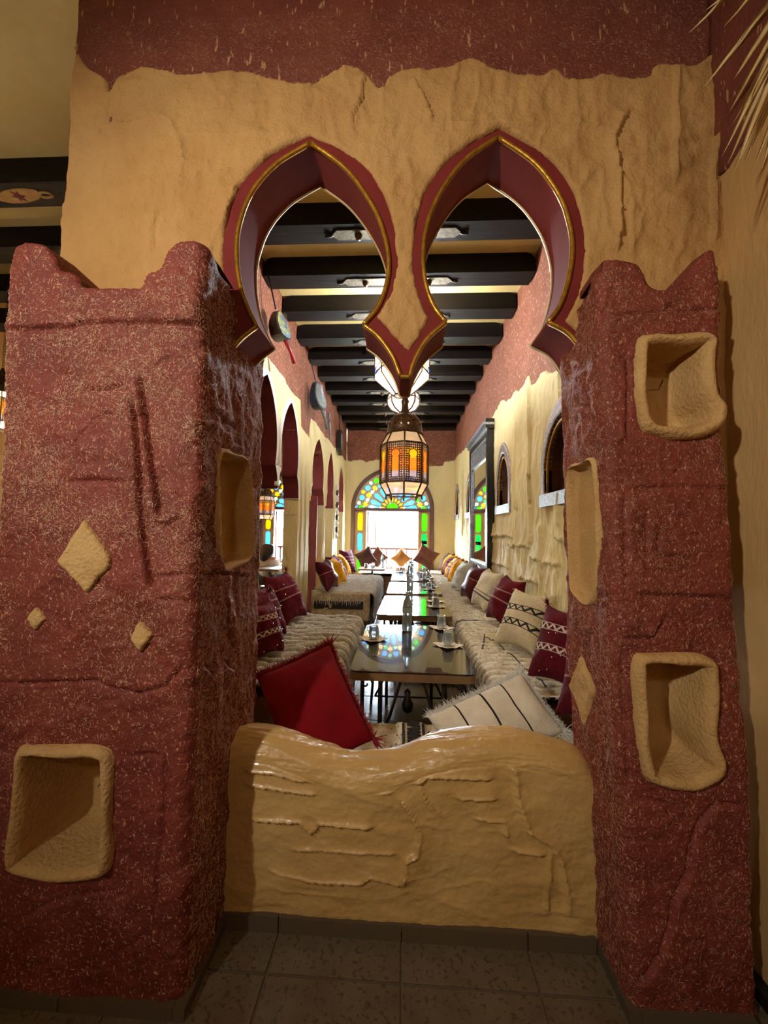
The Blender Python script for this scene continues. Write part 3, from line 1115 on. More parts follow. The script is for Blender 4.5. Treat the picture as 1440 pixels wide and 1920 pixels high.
NR = [(2.42, 3.28, 1.575, 2.38, 'first'), (4.20, 4.86, 1.585, 2.42, 'second'), (6.50, 7.15, 1.62, 2.42, 'third'), (8.05, 8.70, 1.64, 2.42, 'fourth')]
holes = [ogee(a + .085, b - .085, z0 + .10, z0 + .30, za - .12) for a, b, z0, za, _ in NR]
RT = [(1070, 665), (1052, 680), (1046, 692), (1030, 700), (1016, 694), (1008, 712), (996, 724), (992, 710), (984, 726), (970, 735), (960, 742), (950, 750), (940, 748), (936, 760), (926, 778), (918, 785), (905, 803), (890, 822), (878, 836), (868, 845), (860, 852), (853, 862)]
rt = np.array([at(x, y, X=XR)[[1, 2]] for x, y in RT])
rt[0] = (2.4, 2.72)
tops = [(1.4, 2.75), (2.0, 2.7)]
jag = [(p[0], p[1]) for p in rt]
rng_j = np.arange(len(jag))
jag2 = []
for i in range(len(jag) - 1):
    a, b = np.array(jag[i]), np.array(jag[i + 1])
    for t in np.linspace(0, 1, 6)[:-1]:
        p = a + (b - a) * t
        jag2.append((p[0], p[1] + .05 * noise(p[0] * 9, .3, 1, 1) + .03 * noise(p[0] * 25, .3, 1, 2)))
jag2 = sorted([p for p in jag2 if p[0] < YF], key=lambda p: p[0])
rpoly = [(1.4, 0), (YF, 0), (YF, jag2[-1][1])] + jag2[::-1] + [(1.4, 2.75)]
led_r = []
for y0, z0, dz, s in ((2.9, 2.6, -1.2, 1), (3.6, 2.75, -1.5, 1), (4.05, 2.9, -1.3, -1), (5.0, 1.5, -.8, 1), (2.6, 1.5, -.6, -1), (3.3, 1.45, -.7, 1), (7.6, 2.9, -1.6, 1), (7.9, 2.2, -1, -1)):
    P = [(y0 + .05 * noise(k * .8 + y0, 0, 1, 1), z0 + dz * k / 8) for k in range(9)]
    led_r.append((P, .03, .05, s))
for y0, y1, z in ((2.9, 3.6, 1.12), (3.6, 4.3, 1.22), (4.1, 5.1, 1.32), (3.4, 4.0, .92), (4.3, 5.0, .98), (2.5, 3.0, 1.3)):
    P = [(y0 + (y1 - y0) * k / 14, z + .05 * noise(k * .9, y0, 1, 2)) for k in range(15)]
    led_r.append((P, .03, .06, 1))


def h_right(u, v):
    h = .012 + .02 * fbm(u, v * .6, 3, 1) + .016 * fbm(u, v * .25, 9, 2, 3) * np.clip((2.3 - v) * 1.2 + .5, .3, 1.4) + .007 * fbm(u, v * .5, 30, 1, 2) + .008 * crease(u, v * .4, 5, 2)
    for P, a, w, s in led_r:
        h = h + ledge(u, v, P, a, w, up=s)
    return h


wr = obj('wall_right', sheet_mesh('wall_right', [rpoly] + holes, .014, h_right, fYZ(XR, -1), skirt=.1, flip=True, fillet=.02), m_cream)
tag(wr, 'rough cream plaster wall on the right of the hall with pointed niches', 'wall', kind='structure')
obj('terracotta_render', sheet_mesh('t', [[(1.4, 2.3), (YF, 2.3), (YF, ZC), (1.4, ZC)]], .03, lambda u, v: -.004 + .008 * fbm(u, v, 8, 2), fYZ(XR, -1), flip=True), m_terra_hall, wr)
m_frame_dark = M('embossed_dark_metal', (120, 104, 102), .4, (166, 156, 156), 50, .6, 80, metal=.5)
for (a, b, z0, za, nm), hole in zip(NR, holes):
    outer = ogee(a, b, z0, z0 + .28, za)
    inner = ogee(a + .09, b - .09, z0 + .10, z0 + .30, za - .13)
    fr = obj('niche_frame', sheet_mesh('niche_frame', [outer, inner], .016, .035, fYZ(XR, -1), skirt=.03, flip=True, fillet=.008), m_frame_dark, wr)
    fr['label'] = nm + ' pointed niche frame of embossed metal'
    MB().prism([(a + .002, z0), (b - .002, z0), (b - .002, z0 + .1), (a + .002, z0 + .1)], lambda p, q, d: (XR - d, p, q), .03, .043).build('silver_sill', m_silver, fr)
    gi = ogee(a + .115, b - .115, z0 + .10, z0 + .30, za - .17)
    MB().tube([(XR - .012, p[0], p[1]) for p in gi], .012, 6).build('gold_edging', m_gold, fr, True)
    rb = MB()
    n = len(inner)
    Vv = [(XR - .03, p[0], p[1]) for p in inner] + [(XR + .09, p[0], p[1]) for p in inner]
    rb.add(Vv, [(i, (i + 1) % n, n + (i + 1) % n, n + i) for i in range(n)] + [tuple(range(n, 2 * n))])
    rb.build('recess', m_brownrecess, fr)

# ------------------------------------------------------------------ hall: left arcade
HP = np.array([(0, 0), (.30, .10), (.58, .25), (.80, .43), (.93, .62), (.98, .80), (.97, .98), (.90, 1.16), (1.0, 1.22), (1.10, 1.34), (1.17, 1.55)])


def arch_half(c, w, za, hh, side, n=4):
    P = HP * [w * side, -hh] + [c, za]
    return smooth_path(P, (7,), n)


def arch_group(centers, w, za, hh, foot):
    """outline from the first foot over one or two arches to the last foot"""
    out = []
    for i, c in enumerate(centers):
        L = arch_half(c, w, za, hh, -1)[::-1]
        R = arch_half(c, w, za, hh, 1)[1:]
        if i > 0:
            L = L[L[:, 0] > (centers[i - 1] + c) / 2 + .012]
        if i < len(centers) - 1:
            R = R[R[:, 0] < (centers[i + 1] + c) / 2 - .012]
        out.append(np.concatenate([L, R]))
    return np.concatenate(out)


ARC = [([3.60, 4.42], .345, 2.87, .72), ([5.92], .40, 2.80, .66), ([6.93], .30, 2.80, .66), ([8.13], .31, 2.74, .62)]
arcs = []
for cs, w, za, hh in ARC:
    A = arch_group(cs, w, za, hh, 0)
    arcs.append(A)
lholes = [np.concatenate([[[A[0, 0], .0]], A, [[A[-1, 0], .0]]]) for A in arcs]
lt = []
for y in np.arange(1.65, YF + .05, .06):
    z = 3.02 + .06 * noise(y * 2.2, .5, 1, 1)
    if y < 4.2:
        z = 3.05
    if 4.85 < y < 5.4:
        z = 2.70 + .1 * noise(y * 6, 1, 1, 2)
    elif y > 5.4:
        z = 2.98 + .05 * noise(y * 5, 1, 1, 2)
    lt.append((y, z))
lpoly = np.concatenate([[(1.65, 0)], [(YF, 0)], lt[::-1]])
lhole_cut = [np.concatenate([[[A[0, 0], -.1]], A, [[A[-1, 0], -.1]]]) for A in arcs]
led_l = []
for y0 in (4.98, 5.2, 6.45, 7.4, 7.6, 8.62):
    led_l.append(([(y0 + .03 * noise(k, y0, 1, 1), 2.6 - .3 * k) for k in range(8)], .02, .04, 1))


def h_left(u, v):
    h = .008 + .014 * fbm(u, v * .6, 3, 3) + .008 * fbm(u, v * .3, 12, 1, 3)
    for P, a, w, s in led_l:
        h = h + ledge(u, v, P, a, w, up=s)
    return h


wl = obj('wall_left', sheet_mesh('wall_left', [lpoly] + lhole_cut, .02, h_left, fYZ(XL, 1), skirt=.17, fillet=.0), m_cream)
tag(wl, 'cream plaster arcade wall on the left of the hall with pointed arches', 'wall', kind='structure')
obj('terracotta_render', sheet_mesh('t', [[(1.65, 2.6), (YF, 2.6), (YF, ZC), (1.65, ZC)]] + lhole_cut, .03, lambda u, v: -.004 + .008 * fbm(u, v, 8, 1), fYZ(XL, 1), skirt=.16), m_terra_hall, wl)
obj('back_render', sheet_mesh('b', [[(1.65, 0), (YF, 0), (YF, ZC), (1.65, ZC)]] + lhole_cut, .04, 0, fYZ(XL - .17, -1), flip=True), m_orange, wl)
m_strip_red = M('red_arch_paint', (112, 42, 40), .5)
for i, A in enumerate(arcs):
    d = _n2 = np.gradient(A, axis=0)
    nn = np.stack([-d[:, 1], d[:, 0]], 1)
    nn /= np.linalg.norm(nn, axis=1, keepdims=True) + 1e-9
    # nn points out of the opening (towards the wall)
    mid = A.mean(0)
    if np.sum((A - mid) * nn) < 0:
        nn = -nn
    mt = m_maroon if i == 0 else m_strip_red
    n = len(A)
    As = A - nn * .004
    V = np.concatenate([np.stack([np.full(n, XL + .02), As[:, 0], As[:, 1]], 1), np.stack([np.full(n, XL - .175), As[:, 0], As[:, 1]], 1)])
    obj('arch_soffit', mesh_of('s', V, [(k, k + 1, n + k + 1, n + k) for k in range(n - 1)]), mt, wl)
    B = A + nn * (.05 if i == 0 else .028)
    V = np.concatenate([np.stack([np.full(n, XL + .022), As[:, 0], As[:, 1]], 1), np.stack([np.full(n, XL + .024), B[:, 0], B[:, 1]], 1), np.stack([np.full(n, XL - .01), B[:, 0], B[:, 1]], 1)])
    obj('white_arch_trim', mesh_of('w', V, [(k, k + 1, n + k + 1, n + k) for k in range(n - 1)] + [(n + k, n + k + 1, 2 * n + k + 1, 2 * n + k) for k in range(n - 1)]), m_white_trim if i == 0 else m_cream, wl)
    # corbel step under the arch on the far jamb, with its pale line
    yj = A[-1, 0]
    zf = A[-1, 1]
    MB().box((XL - .17, yj - .012, zf - .005), (XL + .02, yj + .004, zf + .004)).build('corbel_line', m_white_trim, wl)
    # diamond relief and seams on the jamb facing the camera
    for zd in (1.95, 1.1):
        cx_ = XL - .085
        MB().prism([(cx_ - .05, zd), (cx_, zd - .12), (cx_ + .05, zd), (cx_, zd + .12)], lambda p, q, dd: (p, yj - dd, q), -.002, .008).build('diamond_relief', m_cream, wl)
    for zd in (1.55, .75, .45):
        MB().tube([(XL - .17 + .17 * k / 6, yj, zd + .008 * noise(k, zd, 1, 1)) for k in range(7)], .006, 5).build('plaster_seam', m_cream, wl, True)
# red board standing in the passage beside the third arch
o = MB().box((-.075, -.015, 0), (.075, .015, 1.92)).build('red_board', m_strip_red, None, False, (XL - .125, 6.22, 0))
tag(o, 'tall dark red board standing in the passage arch by the cream column', 'board')

# ------------------------------------------------------------------ far wall and windows
ZT = 1.885                     # transom
WX, WR = -.26, .925            # window centre and half width


def win_outline(cx, r, zt, n=24, z0=0.0):
    return np.array([(cx - r, z0)] + [(cx - r * math.cos(a), zt + r * math.sin(a)) for a in np.linspace(0, PI, n)] + [(cx + r, z0)])


WX2 = -2.45
far_poly = [(-5, -.02), (1.3, -.02), (1.3, 3.12), (-5, 3.12)]
fj = []
for x in np.arange(1.3, -5.0, -.04):
    z = 3.02 + .09 * noise(x * 5, 2, 1, 1) + .05 * noise(x * 13, 2, 1, 2)
    if .55 < x < .9:
        z -= .12
    fj.append((x, z if x > XL else ZC))
far_poly = np.concatenate([[(-5, -.1), (1.3, -.1)], fj, [(-5, ZC)]])
wfar = obj('wall_far', sheet_mesh('wall_far', [far_poly, win_outline(WX, WR + .03, ZT, z0=-.2), win_outline(WX2, WR + .03, ZT, z0=-.2)], .03,
                                  lambda u, v: .012 + .01 * fbm(u, v, 5, 1), fXZ(YF), skirt=.12, fillet=.01), m_cream)
tag(wfar, 'cream far wall of the hall around the arched terrace door', 'wall', kind='structure')
obj('terracotta_render', sheet_mesh('t', [[(XL, 2.85), (1.3, 2.85), (1.3, ZC), (XL, ZC)], win_outline(WX, WR + .03, ZT, z0=2.84)], .04, lambda u, v: .0 + .004 * fbm(u, v, 8, 1), fXZ(YF)), m_terra_hall, wfar)
m_p = {'y': glass_pane('yellow_glass', (255, 206, 20), .1, dim=.26), 'b': glass_pane('blue_glass', (130, 200, 250), .1, dim=.26), 'g': glass_pane('green_glass', (120, 226, 60), .1, dim=.26), 'p': glass_pane('pale_green_glass', (200, 240, 205), .1, dim=.26),
       'd': glass_pane('gold_glass', (244, 200, 90), .1, dim=.26), 'B': glass_pane('deep_blue_glass', (40, 90, 230), .1, dim=.26), 't': glass_pane('teal_green_glass', (60, 224, 120), .1, dim=.26)}
m_lead = M('window_lead', (190, 178, 150), .6)


def circ(r, a, R, n=12, a0=0):
    return np.array([(r * math.cos(a) + R * math.cos(2 * PI * k / n + a0), r * math.sin(a) + R * math.sin(2 * PI * k / n + a0)) for k in range(n)])


def star(r, a, R, Ri, n=6):
    return np.array([(r * math.cos(a) + (R if k % 2 == 0 else Ri) * math.cos(PI * k / n + a), r * math.sin(a) + (R if k % 2 == 0 else Ri) * math.sin(PI * k / n + a)) for k in range(2 * n)])


def fan_panes():
    L = [('g', np.array([(.13 * math.cos(t), .02 + .13 * math.sin(t)) for t in np.linspace(0, PI, 12)]))]
    D = math.radians
    pol = lambda r, a: (r * math.cos(a), r * math.sin(a))
    for k in range(9):
        a = D(10 + 20 * k)
        L.append(('d', np.array([pol(.155, a), pol(.22, a - .12), pol(.30, a), pol(.22, a + .12)])))
    for k in range(10):
        a = D(20 * k)
        w = D(6.5)
        if k in (0, 9):
            s = 1 if k == 0 else -1
            L.append(('b', np.array([(s * .27, .02), (s * .56, .02), (s * .58, .06), (s * .52, .10), (s * .30, .05)])))
            continue
        L.append(('b', np.array([pol(.265, a), pol(.33, a - w * .9), pol(.50, a - w), pol(.56, a), pol(.50, a + w), pol(.33, a + w * .9)])))
    for k in range(9):
        a = D(10 + 20 * k)
        L.append(('y', star(.645, a, .078, .040)))
        L.append(('y' if k % 2 else 'p', star(.80, a, .058, .034, 5)))
    for k in range(1, 9):
        a = D(20 * k)
        L.append((('p', 'g', 'b', 'p')[k % 4], circ(.625, a, .044, 8)))
        L.append((('b', 'b', 'g', 'b')[k % 4], circ(.765, a, .064, 10)))
    for s in (1, -1):
        L.append(('g', np.array([(s * .66, .02), (s * .80, .02), (s * .78, .06), (s * .73, .09), (s * .68, .06)])))
        L.append(('b', np.array([(s * .83, .02), (s * .875, .02), (s * .85, .10), (s * .81, .06)])))
    return L


FP = fan_panes()


def stadium(cx, z0, z1, r, n=8):
    return np.array([(cx + r * math.cos(t), z1 - r + r * math.sin(t)) for t in np.linspace(0, PI, n)] + [(cx + r * math.cos(t), z0 + r + r * math.sin(t)) for t in np.linspace(PI, 2 * PI, n)])


def terrace_door(name, cx, label):
    root = tag(bpy.data.objects.new(name, None), label, 'window', kind='structure')
    COL.objects.link(root)
    root.location = (cx, YF, 0)
    fo = win_outline(0, WR + .04, ZT)
    fi = win_outline(0, WR - .045, ZT, z0=.0)
    obj('window_frame', sheet_mesh('wf', [np.concatenate([fo, fi[::-1]])], .02, .04, fXZ(0), skirt=.1), m_winframe, root)
    MB().box((-WR + .03, -.035, ZT - .05), (WR - .03, .08, ZT + .02)).build('transom', m_winframe, root)
    ri = WR - .04
    half = np.array([(ri * math.cos(t), .02 + ri * math.sin(t)) for t in np.linspace(0, PI, 40)])
    lead = obj('fan_tracery', sheet_mesh('fl', [half] + [p for _, p in FP], .013, .012, lambda u, v, h: np.stack([u, .03 - np.asarray(h), v + ZT], 1), skirt=.012), m_lead, root)
    for c, P in FP:
        MB().prism(P, lambda p, q, d: (p, .03 + d, q + ZT), -.004, .004).build('pane', m_p[c], lead)
    # narrow side panels with three rounded panes
    for s, cols in ((-1, 'ybg'), (1, 'gtt')):
        c0 = s * (WR - .175)
        holes_ = [stadium(c0, z0, z1, .062) for z0, z1 in ((1.37, 1.80), (.90, 1.33), (.42, .86))]
        pn = obj('side_panel', sheet_mesh('sp', [[(c0 - .13, 0.05), (c0 + .13, 0.05), (c0 + .13, ZT - .05), (c0 - .13, ZT - .05)]] + holes_, .02, .015, fXZ(.03), skirt=.03), m_winpanel, root)
        for hcol, P in zip(cols, holes_):
            MB().prism(P, lambda p, q, d: (p, .03 + d, q), -.004, .004).build('pane', m_p[hcol], pn)
        if s == 1:
            MB().box((c0 - .06, .02, 1.08), (c0 + .06, .024, 1.16)).build('blue_pane', m_p['B'], pn)
    # jambs of the opening
    for s in (-1, 1):
        x = s * (WR - .045 - .26)
        MB().box((x - .018, -.01, .0), (x + .018, .05, ZT - .05)).build('door_jamb', m_winpanel, root)
    # leaf standing open on the terrace
    lf = MB()
    leafx = -(WR - .045 - .26) + .03
    def q(p, z, d=0):
        return (leafx + p * .28 + d, .06 + p * .96, z)
    for p0, p1, z0, z1 in ((0, 1, .05, .13), (0, 1, 1.74, 1.82), (0, .1, .05, 1.82), (.9, 1, .05, 1.82), (0, 1, .6, .66)):
        lf.add([q(p0 * .6, z0), q(p1 * .6, z0), q(p1 * .6, z1), q(p0 * .6, z1), q(p0 * .6, z0, .03), q(p1 * .6, z0, .03), q(p1 * .6, z1, .03), q(p0 * .6, z1, .03)],
               [(0, 1, 2, 3), (7, 6, 5, 4), (0, 4, 5, 1), (1, 5, 6, 2), (2, 6, 7, 3), (3, 7, 4, 0)])
    leaf = lf.build('door_leaf', m_winframe, root)
    for k, zc in enumerate(np.arange(.78, 1.72, .16)):
        for p in (.18, .42):
            P = [(p - .09, zc), (p, zc - .085), (p + .09, zc), (p, zc + .085)]
            MB().prism(P, lambda a_, b_, d: q(a_, b_, .012 + d), 0, .006).build('pane', m_p['bpyp'[(k + int(p * 5)) % 4]], leaf)
    # terrace railing
    rl = MB()
    rl.box((-WR + .25, .16, .93), (WR - .25, .21, .98))
    rl.box((-WR + .25, .16, .48), (WR - .25, .21, .52))
    rail = rl.build('railing', m_winframe, root)
    for x in np.arange(-WR + .3, WR - .25, .12):
        MB().box((x, .17, .52), (x + .03, .20, .93)).build('baluster', m_winframe, rail)
    return root


terrace_door('window_1', WX, 'arched terrace door with stained glass fan at the end of the hall')
terrace_door('window_2', WX2, 'arched terrace door with stained glass seen through the left arches')

# outside ---------------------------------------------------------------
flat_box('floor_terrace', (-12, YF + .1, -.12), (10, 20.2, -.02), m_facade, 'pale sunlit terrace floor outside the doors', 'floor')
fc = flat_box('wall_opposite', (-12, 20, -1), (10, 20.4, 2.5), m_facade, 'white sunlit house front across the street', 'wall')
gx = at(757, 1010, Y=20)
gr = obj('grille_window', sheet_mesh('gw', [ogee(gx[0] - .30, gx[0] + .30, gx[2] - .35, gx[2] + .1, gx[2] + .5)], .03, .01, fXZ(20), skirt=.0), M('window_grille_shade', (120, 118, 112), .8), fc)
gb = MB()
for k in range(5):
    gb.box((gx[0] - .28 + k * .125, 19.94, gx[2] - .33), (gx[0] - .25 + k * .125, 19.97, gx[2] + .3))
for k in range(4):
    gb.box((gx[0] - .30, 19.94, gx[2] - .3 + k * .16), (gx[0] + .30, 19.97, gx[2] - .27 + k * .16))
gb.build('window_bars', m_facade, gr)
p0 = at(704, 1035, Y=10.4)
pt = thing('potted_plant', 'small green leafy plant on the terrace outside the far door', 'plant', (p0[0], 10.4, -.02))
MB().lathe([(.0, 0), (.12, 0), (.16, .3), (.14, .3), (.13, .05)], 14).build('pot', m_facade, pt, True)
zt_ = at(704, 1000, Y=10.4)[2]
MB().tube([(0, 0, .2), (.01, 0, .7), (0, 0, zt_)], .012, 6).build('stem', m_leaf, pt, True)
lm = MB().add([(0, 0, 0), (.035, .01, .05), (0, .012, .14), (-.035, .01, .05)], [(0, 1, 2, 3)]).mesh('leaf')
lm.materials.append(m_leaf)
for k in range(34):
    l = obj('leaf', lm, None, pt, (0, 0, .75 + (zt_ - .75) * k / 34))
    l.rotation_euler = (math.radians(rnd.uniform(30, 100)), 0, k * 2.4)
    l.scale = (1.2, 1.2, 1.2)

# ------------------------------------------------------------------ beams
ORD = ['first', 'second', 'third', 'fourth', 'fifth', 'sixth', 'seventh', 'eighth', 'ninth', 'tenth', 'eleventh', 'twelfth', 'thirteenth']


def beam_mesh(x0, x1, dy=.2, r=.09):
    prof = [(x0, ZB), (x1, ZB), (x1, ZC - r)] + [(x1 - r + r * math.cos(t), ZC - r + r * math.sin(t)) for t in np.linspace(0, PI / 2, 6)[1:]]
    prof += [(x0 + r - r * math.cos(t), ZC - r + r * math.sin(t)) for t in np.linspace(PI / 2, 0, 6)[:-1]] + [(x0, ZC - r)]
    return MB().prism(prof, lambda p, q, d: (p, d, q), 0, dy).mesh('timber')


bm_h = beam_mesh(XL + .01, XR - .01)
bm_h.materials.append(m_wood)
pl_me = MB().prism([(-.52, 0), (-.47, .05), (.47, .05), (.52, 0), (.47, -.05), (-.47, -.05)], lambda p, q, d: (p, q, d), -.012, 0).mesh('metal_plate')
pl_me.materials.append(m_pewter)
bs_me = MB().lathe([(.0, -.045), (.018, -.04), (.026, -.022), (.03, -.01), (.03, 0)], 12).mesh('boss', True)
bs_me.materials.append(m_bronze)
fn_me = MB().tube([(0, 0, 0), (.03, .01, -.01), (.05, 0, -.015), (.07, .012, -.01)], .012, 6).mesh('finial', True)
fn_me.materials.append(m_iron)
for k in range(11):
    y = 2.85 + .585 * k
    t = thing('ceiling_beam', f'dark wooden ceiling beam with metal plate over the hall, {ORD[k]} behind the arches', 'beam', (0, y, 0), group='dark ceiling beams over the hall')
    obj('timber', bm_h, None, t)
    xo = -.09
    p = obj('metal_plate', pl_me, None, t, (xo, .1, ZB))
    for s in (-1, 1):
        b = obj('boss', bs_me, None, p, (s * .3, 0, -.012))
        f = obj('finial', fn_me, None, p, (s * .5, 0, 0))
        f.scale = (s, 1, 1)
bm_s = beam_mesh(-4.99, XL - .18)
bm_s.materials.append(m_wood)
m_gilt = M('painted_ochre_motif', (176, 134, 70), .6, (150, 110, 54), 20)
for k in range(11):
    y = 2.42 + .585 * k
    t = thing('ceiling_beam', f'dark ceiling beam over the left side room, {ORD[k]} from the entrance', 'beam', (0, y, 0), group='dark ceiling beams over the side room')
    obj('timber', bm_s, None, t)
    if k == 0:
        xc = at(40, 302, Y=y + .1)[0]
        md = MB().prism([(xc - .18 * math.cos(a) * (1 + .05 * math.sin(9 * a)), .1 + .055 * math.sin(a) + .02 * math.cos(a)) for a in np.linspace(0, 2 * PI, 28)[:-1]], lambda p, q, d: (p, q, ZB + d), -.006, 0).build('painted_medallion', m_gilt, t)
        MB().prism(star(0, 0, .05, .022, 6) + [xc, .1], lambda p, q, d: (p, q, ZB + d), -.009, -.005).build('star_motif', m_maroon, md)
        MB().tube([(xc + .2 + .05 * math.cos(a), .1 + .022 * math.sin(a), ZB) for a in np.linspace(0, 2 * PI, 12)], .01, 5).build('loop_motif', m_gilt, md, True)

# ------------------------------------------------------------------ benches with woven wool covers
ZS = .47                       # seat height


def bench(name, label, x0, x1, y0, y1, front, z=ZS, rows=.075, wool=None, strand=None, amp=.014, slen=.045, per_row=46, drop=.30, end_drop=0.0, along='y', seed=0, res=.016):
    """bench of a base and a cover; `front` is the side the cover hangs down on ('+x', '-x', '+y')"""
    cx_, cy_ = (x0 + x1) / 2, (y0 + y1) / 2
    t = thing(name, label, 'bench', (cx_, cy_, 0))
    MB().box((x0 - cx_ + .03, y0 - cy_ + .02, 0), (x1 - cx_ - .03, y1 - cy_ - .02, z - .05)).build('bench_base', m_benchwood, t)
    wd = (x1 - x0) if front[1] == 'x' else (y1 - y0)
    ln = (y1 - y0) if front[1] == 'x' else (x1 - x0)
    r = .05

    def fm(u, v, h):
        # u along the bench, v from the back edge over the front edge and down
        u = np.asarray(u, float)
        v = np.asarray(v, float)
        a = wd - r
        th = np.clip((v - a) / r, 0, PI / 2)
        across = np.where(v < a, v, a + r * np.sin(th))
        zz = np.where(v < a, z, z - r + r * np.cos(th)) - np.maximum(v - a - r * PI / 2, 0)
        nx = np.sin(th)
        nz = np.cos(th)
        across = across + nx * h
        zz = zz + nz * h
        if front == '+x':
            P = np.stack([x0 + across, y0 + u, zz], 1)
        elif front == '-x':
            P = np.stack([x1 - across, y0 + u, zz], 1)
        else:
            P = np.stack([x0 + u, y0 + across, zz], 1)
        return P - [cx_, cy_, 0]

    def hf(u, v):
        ph = (-u + .05 * fbm(u * .6, v, 3, seed) + .012 * fbm(u, v, 16, seed)) / rows
        q_ = ph % 1.0
        saw = np.where(q_ < .72, (q_ / .72) ** .7, (1 - q_) / .28)
        return .008 + amp * saw * (1 + .5 * fbm(u, v, 11, seed + 2)) + .008 * fbm(u, v, 14, seed) + .006 * fbm(u, v, 45, seed + 1, 2)
    vmax = wd + drop
    flip = front == '-x'
    rect_ = [[(0, 0), (ln, 0), (ln, vmax), (0, vmax)]]
    cv = sheet_mesh('wool_cover', rect_, res, hf, fm, skirt=None, flip=not flip)
    gu_, gv_, _, _ = grid_sheet(rect_, res)
    ph0 = ((-gu_ + .05 * fbm(gu_ * .6, gv_, 3, seed) + .012 * fbm(gu_, gv_, 16, seed)) / rows) % 1.0
    at0 = cv.attributes.new('rib', 'FLOAT', 'POINT')
    at0.data.foreach_set('value', np.clip(1 - np.abs(ph0 - .70) / .30 + .5 * fbm(gu_, gv_, 30, 2, 2), 0, 1))
    obj('wool_cover', cv, wool or m_wool, t)
    nr = int(ln / rows)
    n = nr * per_row
    uu = RG.uniform(0, ln, n * 2)
    vv = RG.uniform(0, vmax, n * 2)
    ph_ = ((-uu + .05 * fbm(uu * .6, vv, 3, seed) + .012 * fbm(uu, vv, 16, seed)) / rows) % 1.0
    kk_ = (ph_ > .56) & (ph_ < .80)
    uu, vv = uu[kk_], vv[kk_]
    n = len(uu)
    h0 = hf(uu, vv)
    A = fm(uu, vv, h0 - .004)
    L = RG.uniform(.5, 1.2, n) * slen
    B = fm(uu - L * .75, vv + L * RG.normal(0, .45, n), h0 + L * RG.uniform(-.35, .35, n))
    tag(obj('wool_pile', strands_mesh('wool_pile', A, B - A, .0017, 2), strand or m_wool_strand, t), kind='stuff')
    if end_drop:
        fp = [(x0 - cx_, z - end_drop), (x1 - cx_ - .03, z - end_drop), (x1 - cx_ - .03, z + .03), (x0 - cx_, z + .03)]
        obj('end_flap', sheet_mesh('end_flap', [fp], .014, lambda u, v: .035 + .02 * fbm(u, v, 7, 1) + .01 * fbm(u, v, 24, 2), fXZ(y0 - cy_), skirt=-.0, fillet=.03), m_wool_cream, t)
        nq = 900
        fu, fv = RG.uniform(x0 - cx_ + .02, x1 - cx_ - .05, nq), RG.uniform(z - end_drop + .02, z + .02, nq)
        ok_ = (fv > z - .08) | (fv < z - .22)
        fu, fv = fu[ok_], fv[ok_]
        A2 = np.stack([fu, np.full(len(fu), y0 - cy_ - .035), fv], 1)
        D2 = np.stack([RG.normal(0, .012, len(fu)), RG.uniform(-.022, -.004, len(fu)), RG.uniform(-.04, -.01, len(fu))], 1)
        tag(obj('flap_pile', strands_mesh('fp', A2, D2, .0022, 2), m_wool_strand, t), kind='stuff')
        MB().box((x0 - cx_ + .05, y0 - cy_ - .045, z - .20), (x1 - cx_ - .12, y0 - cy_ - .034, z - .09)).build('black_border', m_blackwool, t)
        k_ = int((x1 - x0 - .2) / .03)
        bx = np.array([(x0 - cx_ + .06 + .03 * i + rnd.uniform(-.006, .006), y0 - cy_ - .046, z - .085) for i in range(k_)])
        dr = np.array([(rnd.uniform(-.01, .01), -.008, -rnd.uniform(.03, .07)) for i in range(k_)])
        tag(obj('end_fringe', strands_mesh('ef', bx, dr, .006, 2), m_wool_strand, t), kind='stuff')
    return t, fm, hf


XB = -.42                      # front edge of the left benches
bl1, fb1, hb1 = bench('bench', 'near left bench under a shaggy white ribbed wool cover', XL + .08, XB, 2.10, 3.90, '+x', per_row=2600, amp=.045, slen=.034, rows=.10, seed=1, res=.011)
bl2, fb2, hb2 = bench('bench', 'far left bench under white ribbed wool with a black-bordered end flap', XL + .08, XB, 5.40, 7.55, '+x', per_row=1400, amp=.04, slen=.036, rows=.10, end_drop=.36, seed=2, wool=m_wool_far)
XBR = .53
brt, fbr, hbr = bench('bench', 'long right bench under cream speckled wool covers along the rough wall', XBR, XR - .08, 2.12, 8.88, '-x', per_row=420, amp=.02, slen=.04, rows=.085, wool=m_wool_cream, strand=m_wool_cream2, seed=3)
bnr, fbn, hbn = bench('bench', 'near cross bench behind the low wall under a speckled wool rug', -.58, XR - .06, YW + .20, 2.06, '+y', z=.36, rows=.09, per_row=60, amp=.008, slen=.03, wool=m_wool_cream, strand=m_wool_strand, drop=.25, seed=2)
bfr, fbf, hbf = bench('bench', 'far cross bench in front of the terrace door', -.95, XR - .75, 8.15, 8.85, '+y', z=.46, rows=.08, per_row=40, amp=.012, slen=.04, seed=1)
# woven black lines and dots on the right and near covers (parts of those benches)
def cover_line(t, fm, hf, pts, r, name='woven_line', mat=m_blackwool):
    P = smooth_path(pts, (), 6)
    Q = fm(P[:, 0], P[:, 1], hf(P[:, 0], P[:, 1]) + .004)
    return MB().tube(Q, r, 5).build(name, mat, t, True)


wR = XR - .08 - XBR
cover_line(brt, fbr, hbr, [(.15, .28), (.5, .31), (.9, .34), (1.15, .40)], .004)
cover_line(brt, fbr, hbr, [(.82, .50), (1.05, .44), (1.22, .40)], .005)
cover_line(brt, fbr, hbr, [(1.75, .15), (1.76, .35), (1.72, .6)], .006)
cover_line(brt, fbr, hbr, [(2.6, .15), (2.62, .4), (2.6, .7)], .006)
for u0 in np.arange(.02, .75, .035):
    vv = [wR + .14 + .04 * (k % 2) for k in range(4)]
    cover_line(brt, fbr, hbr, [(u0 + .012 * k, vv[k]) for k in range(4)], .005, 'woven_zigzag')
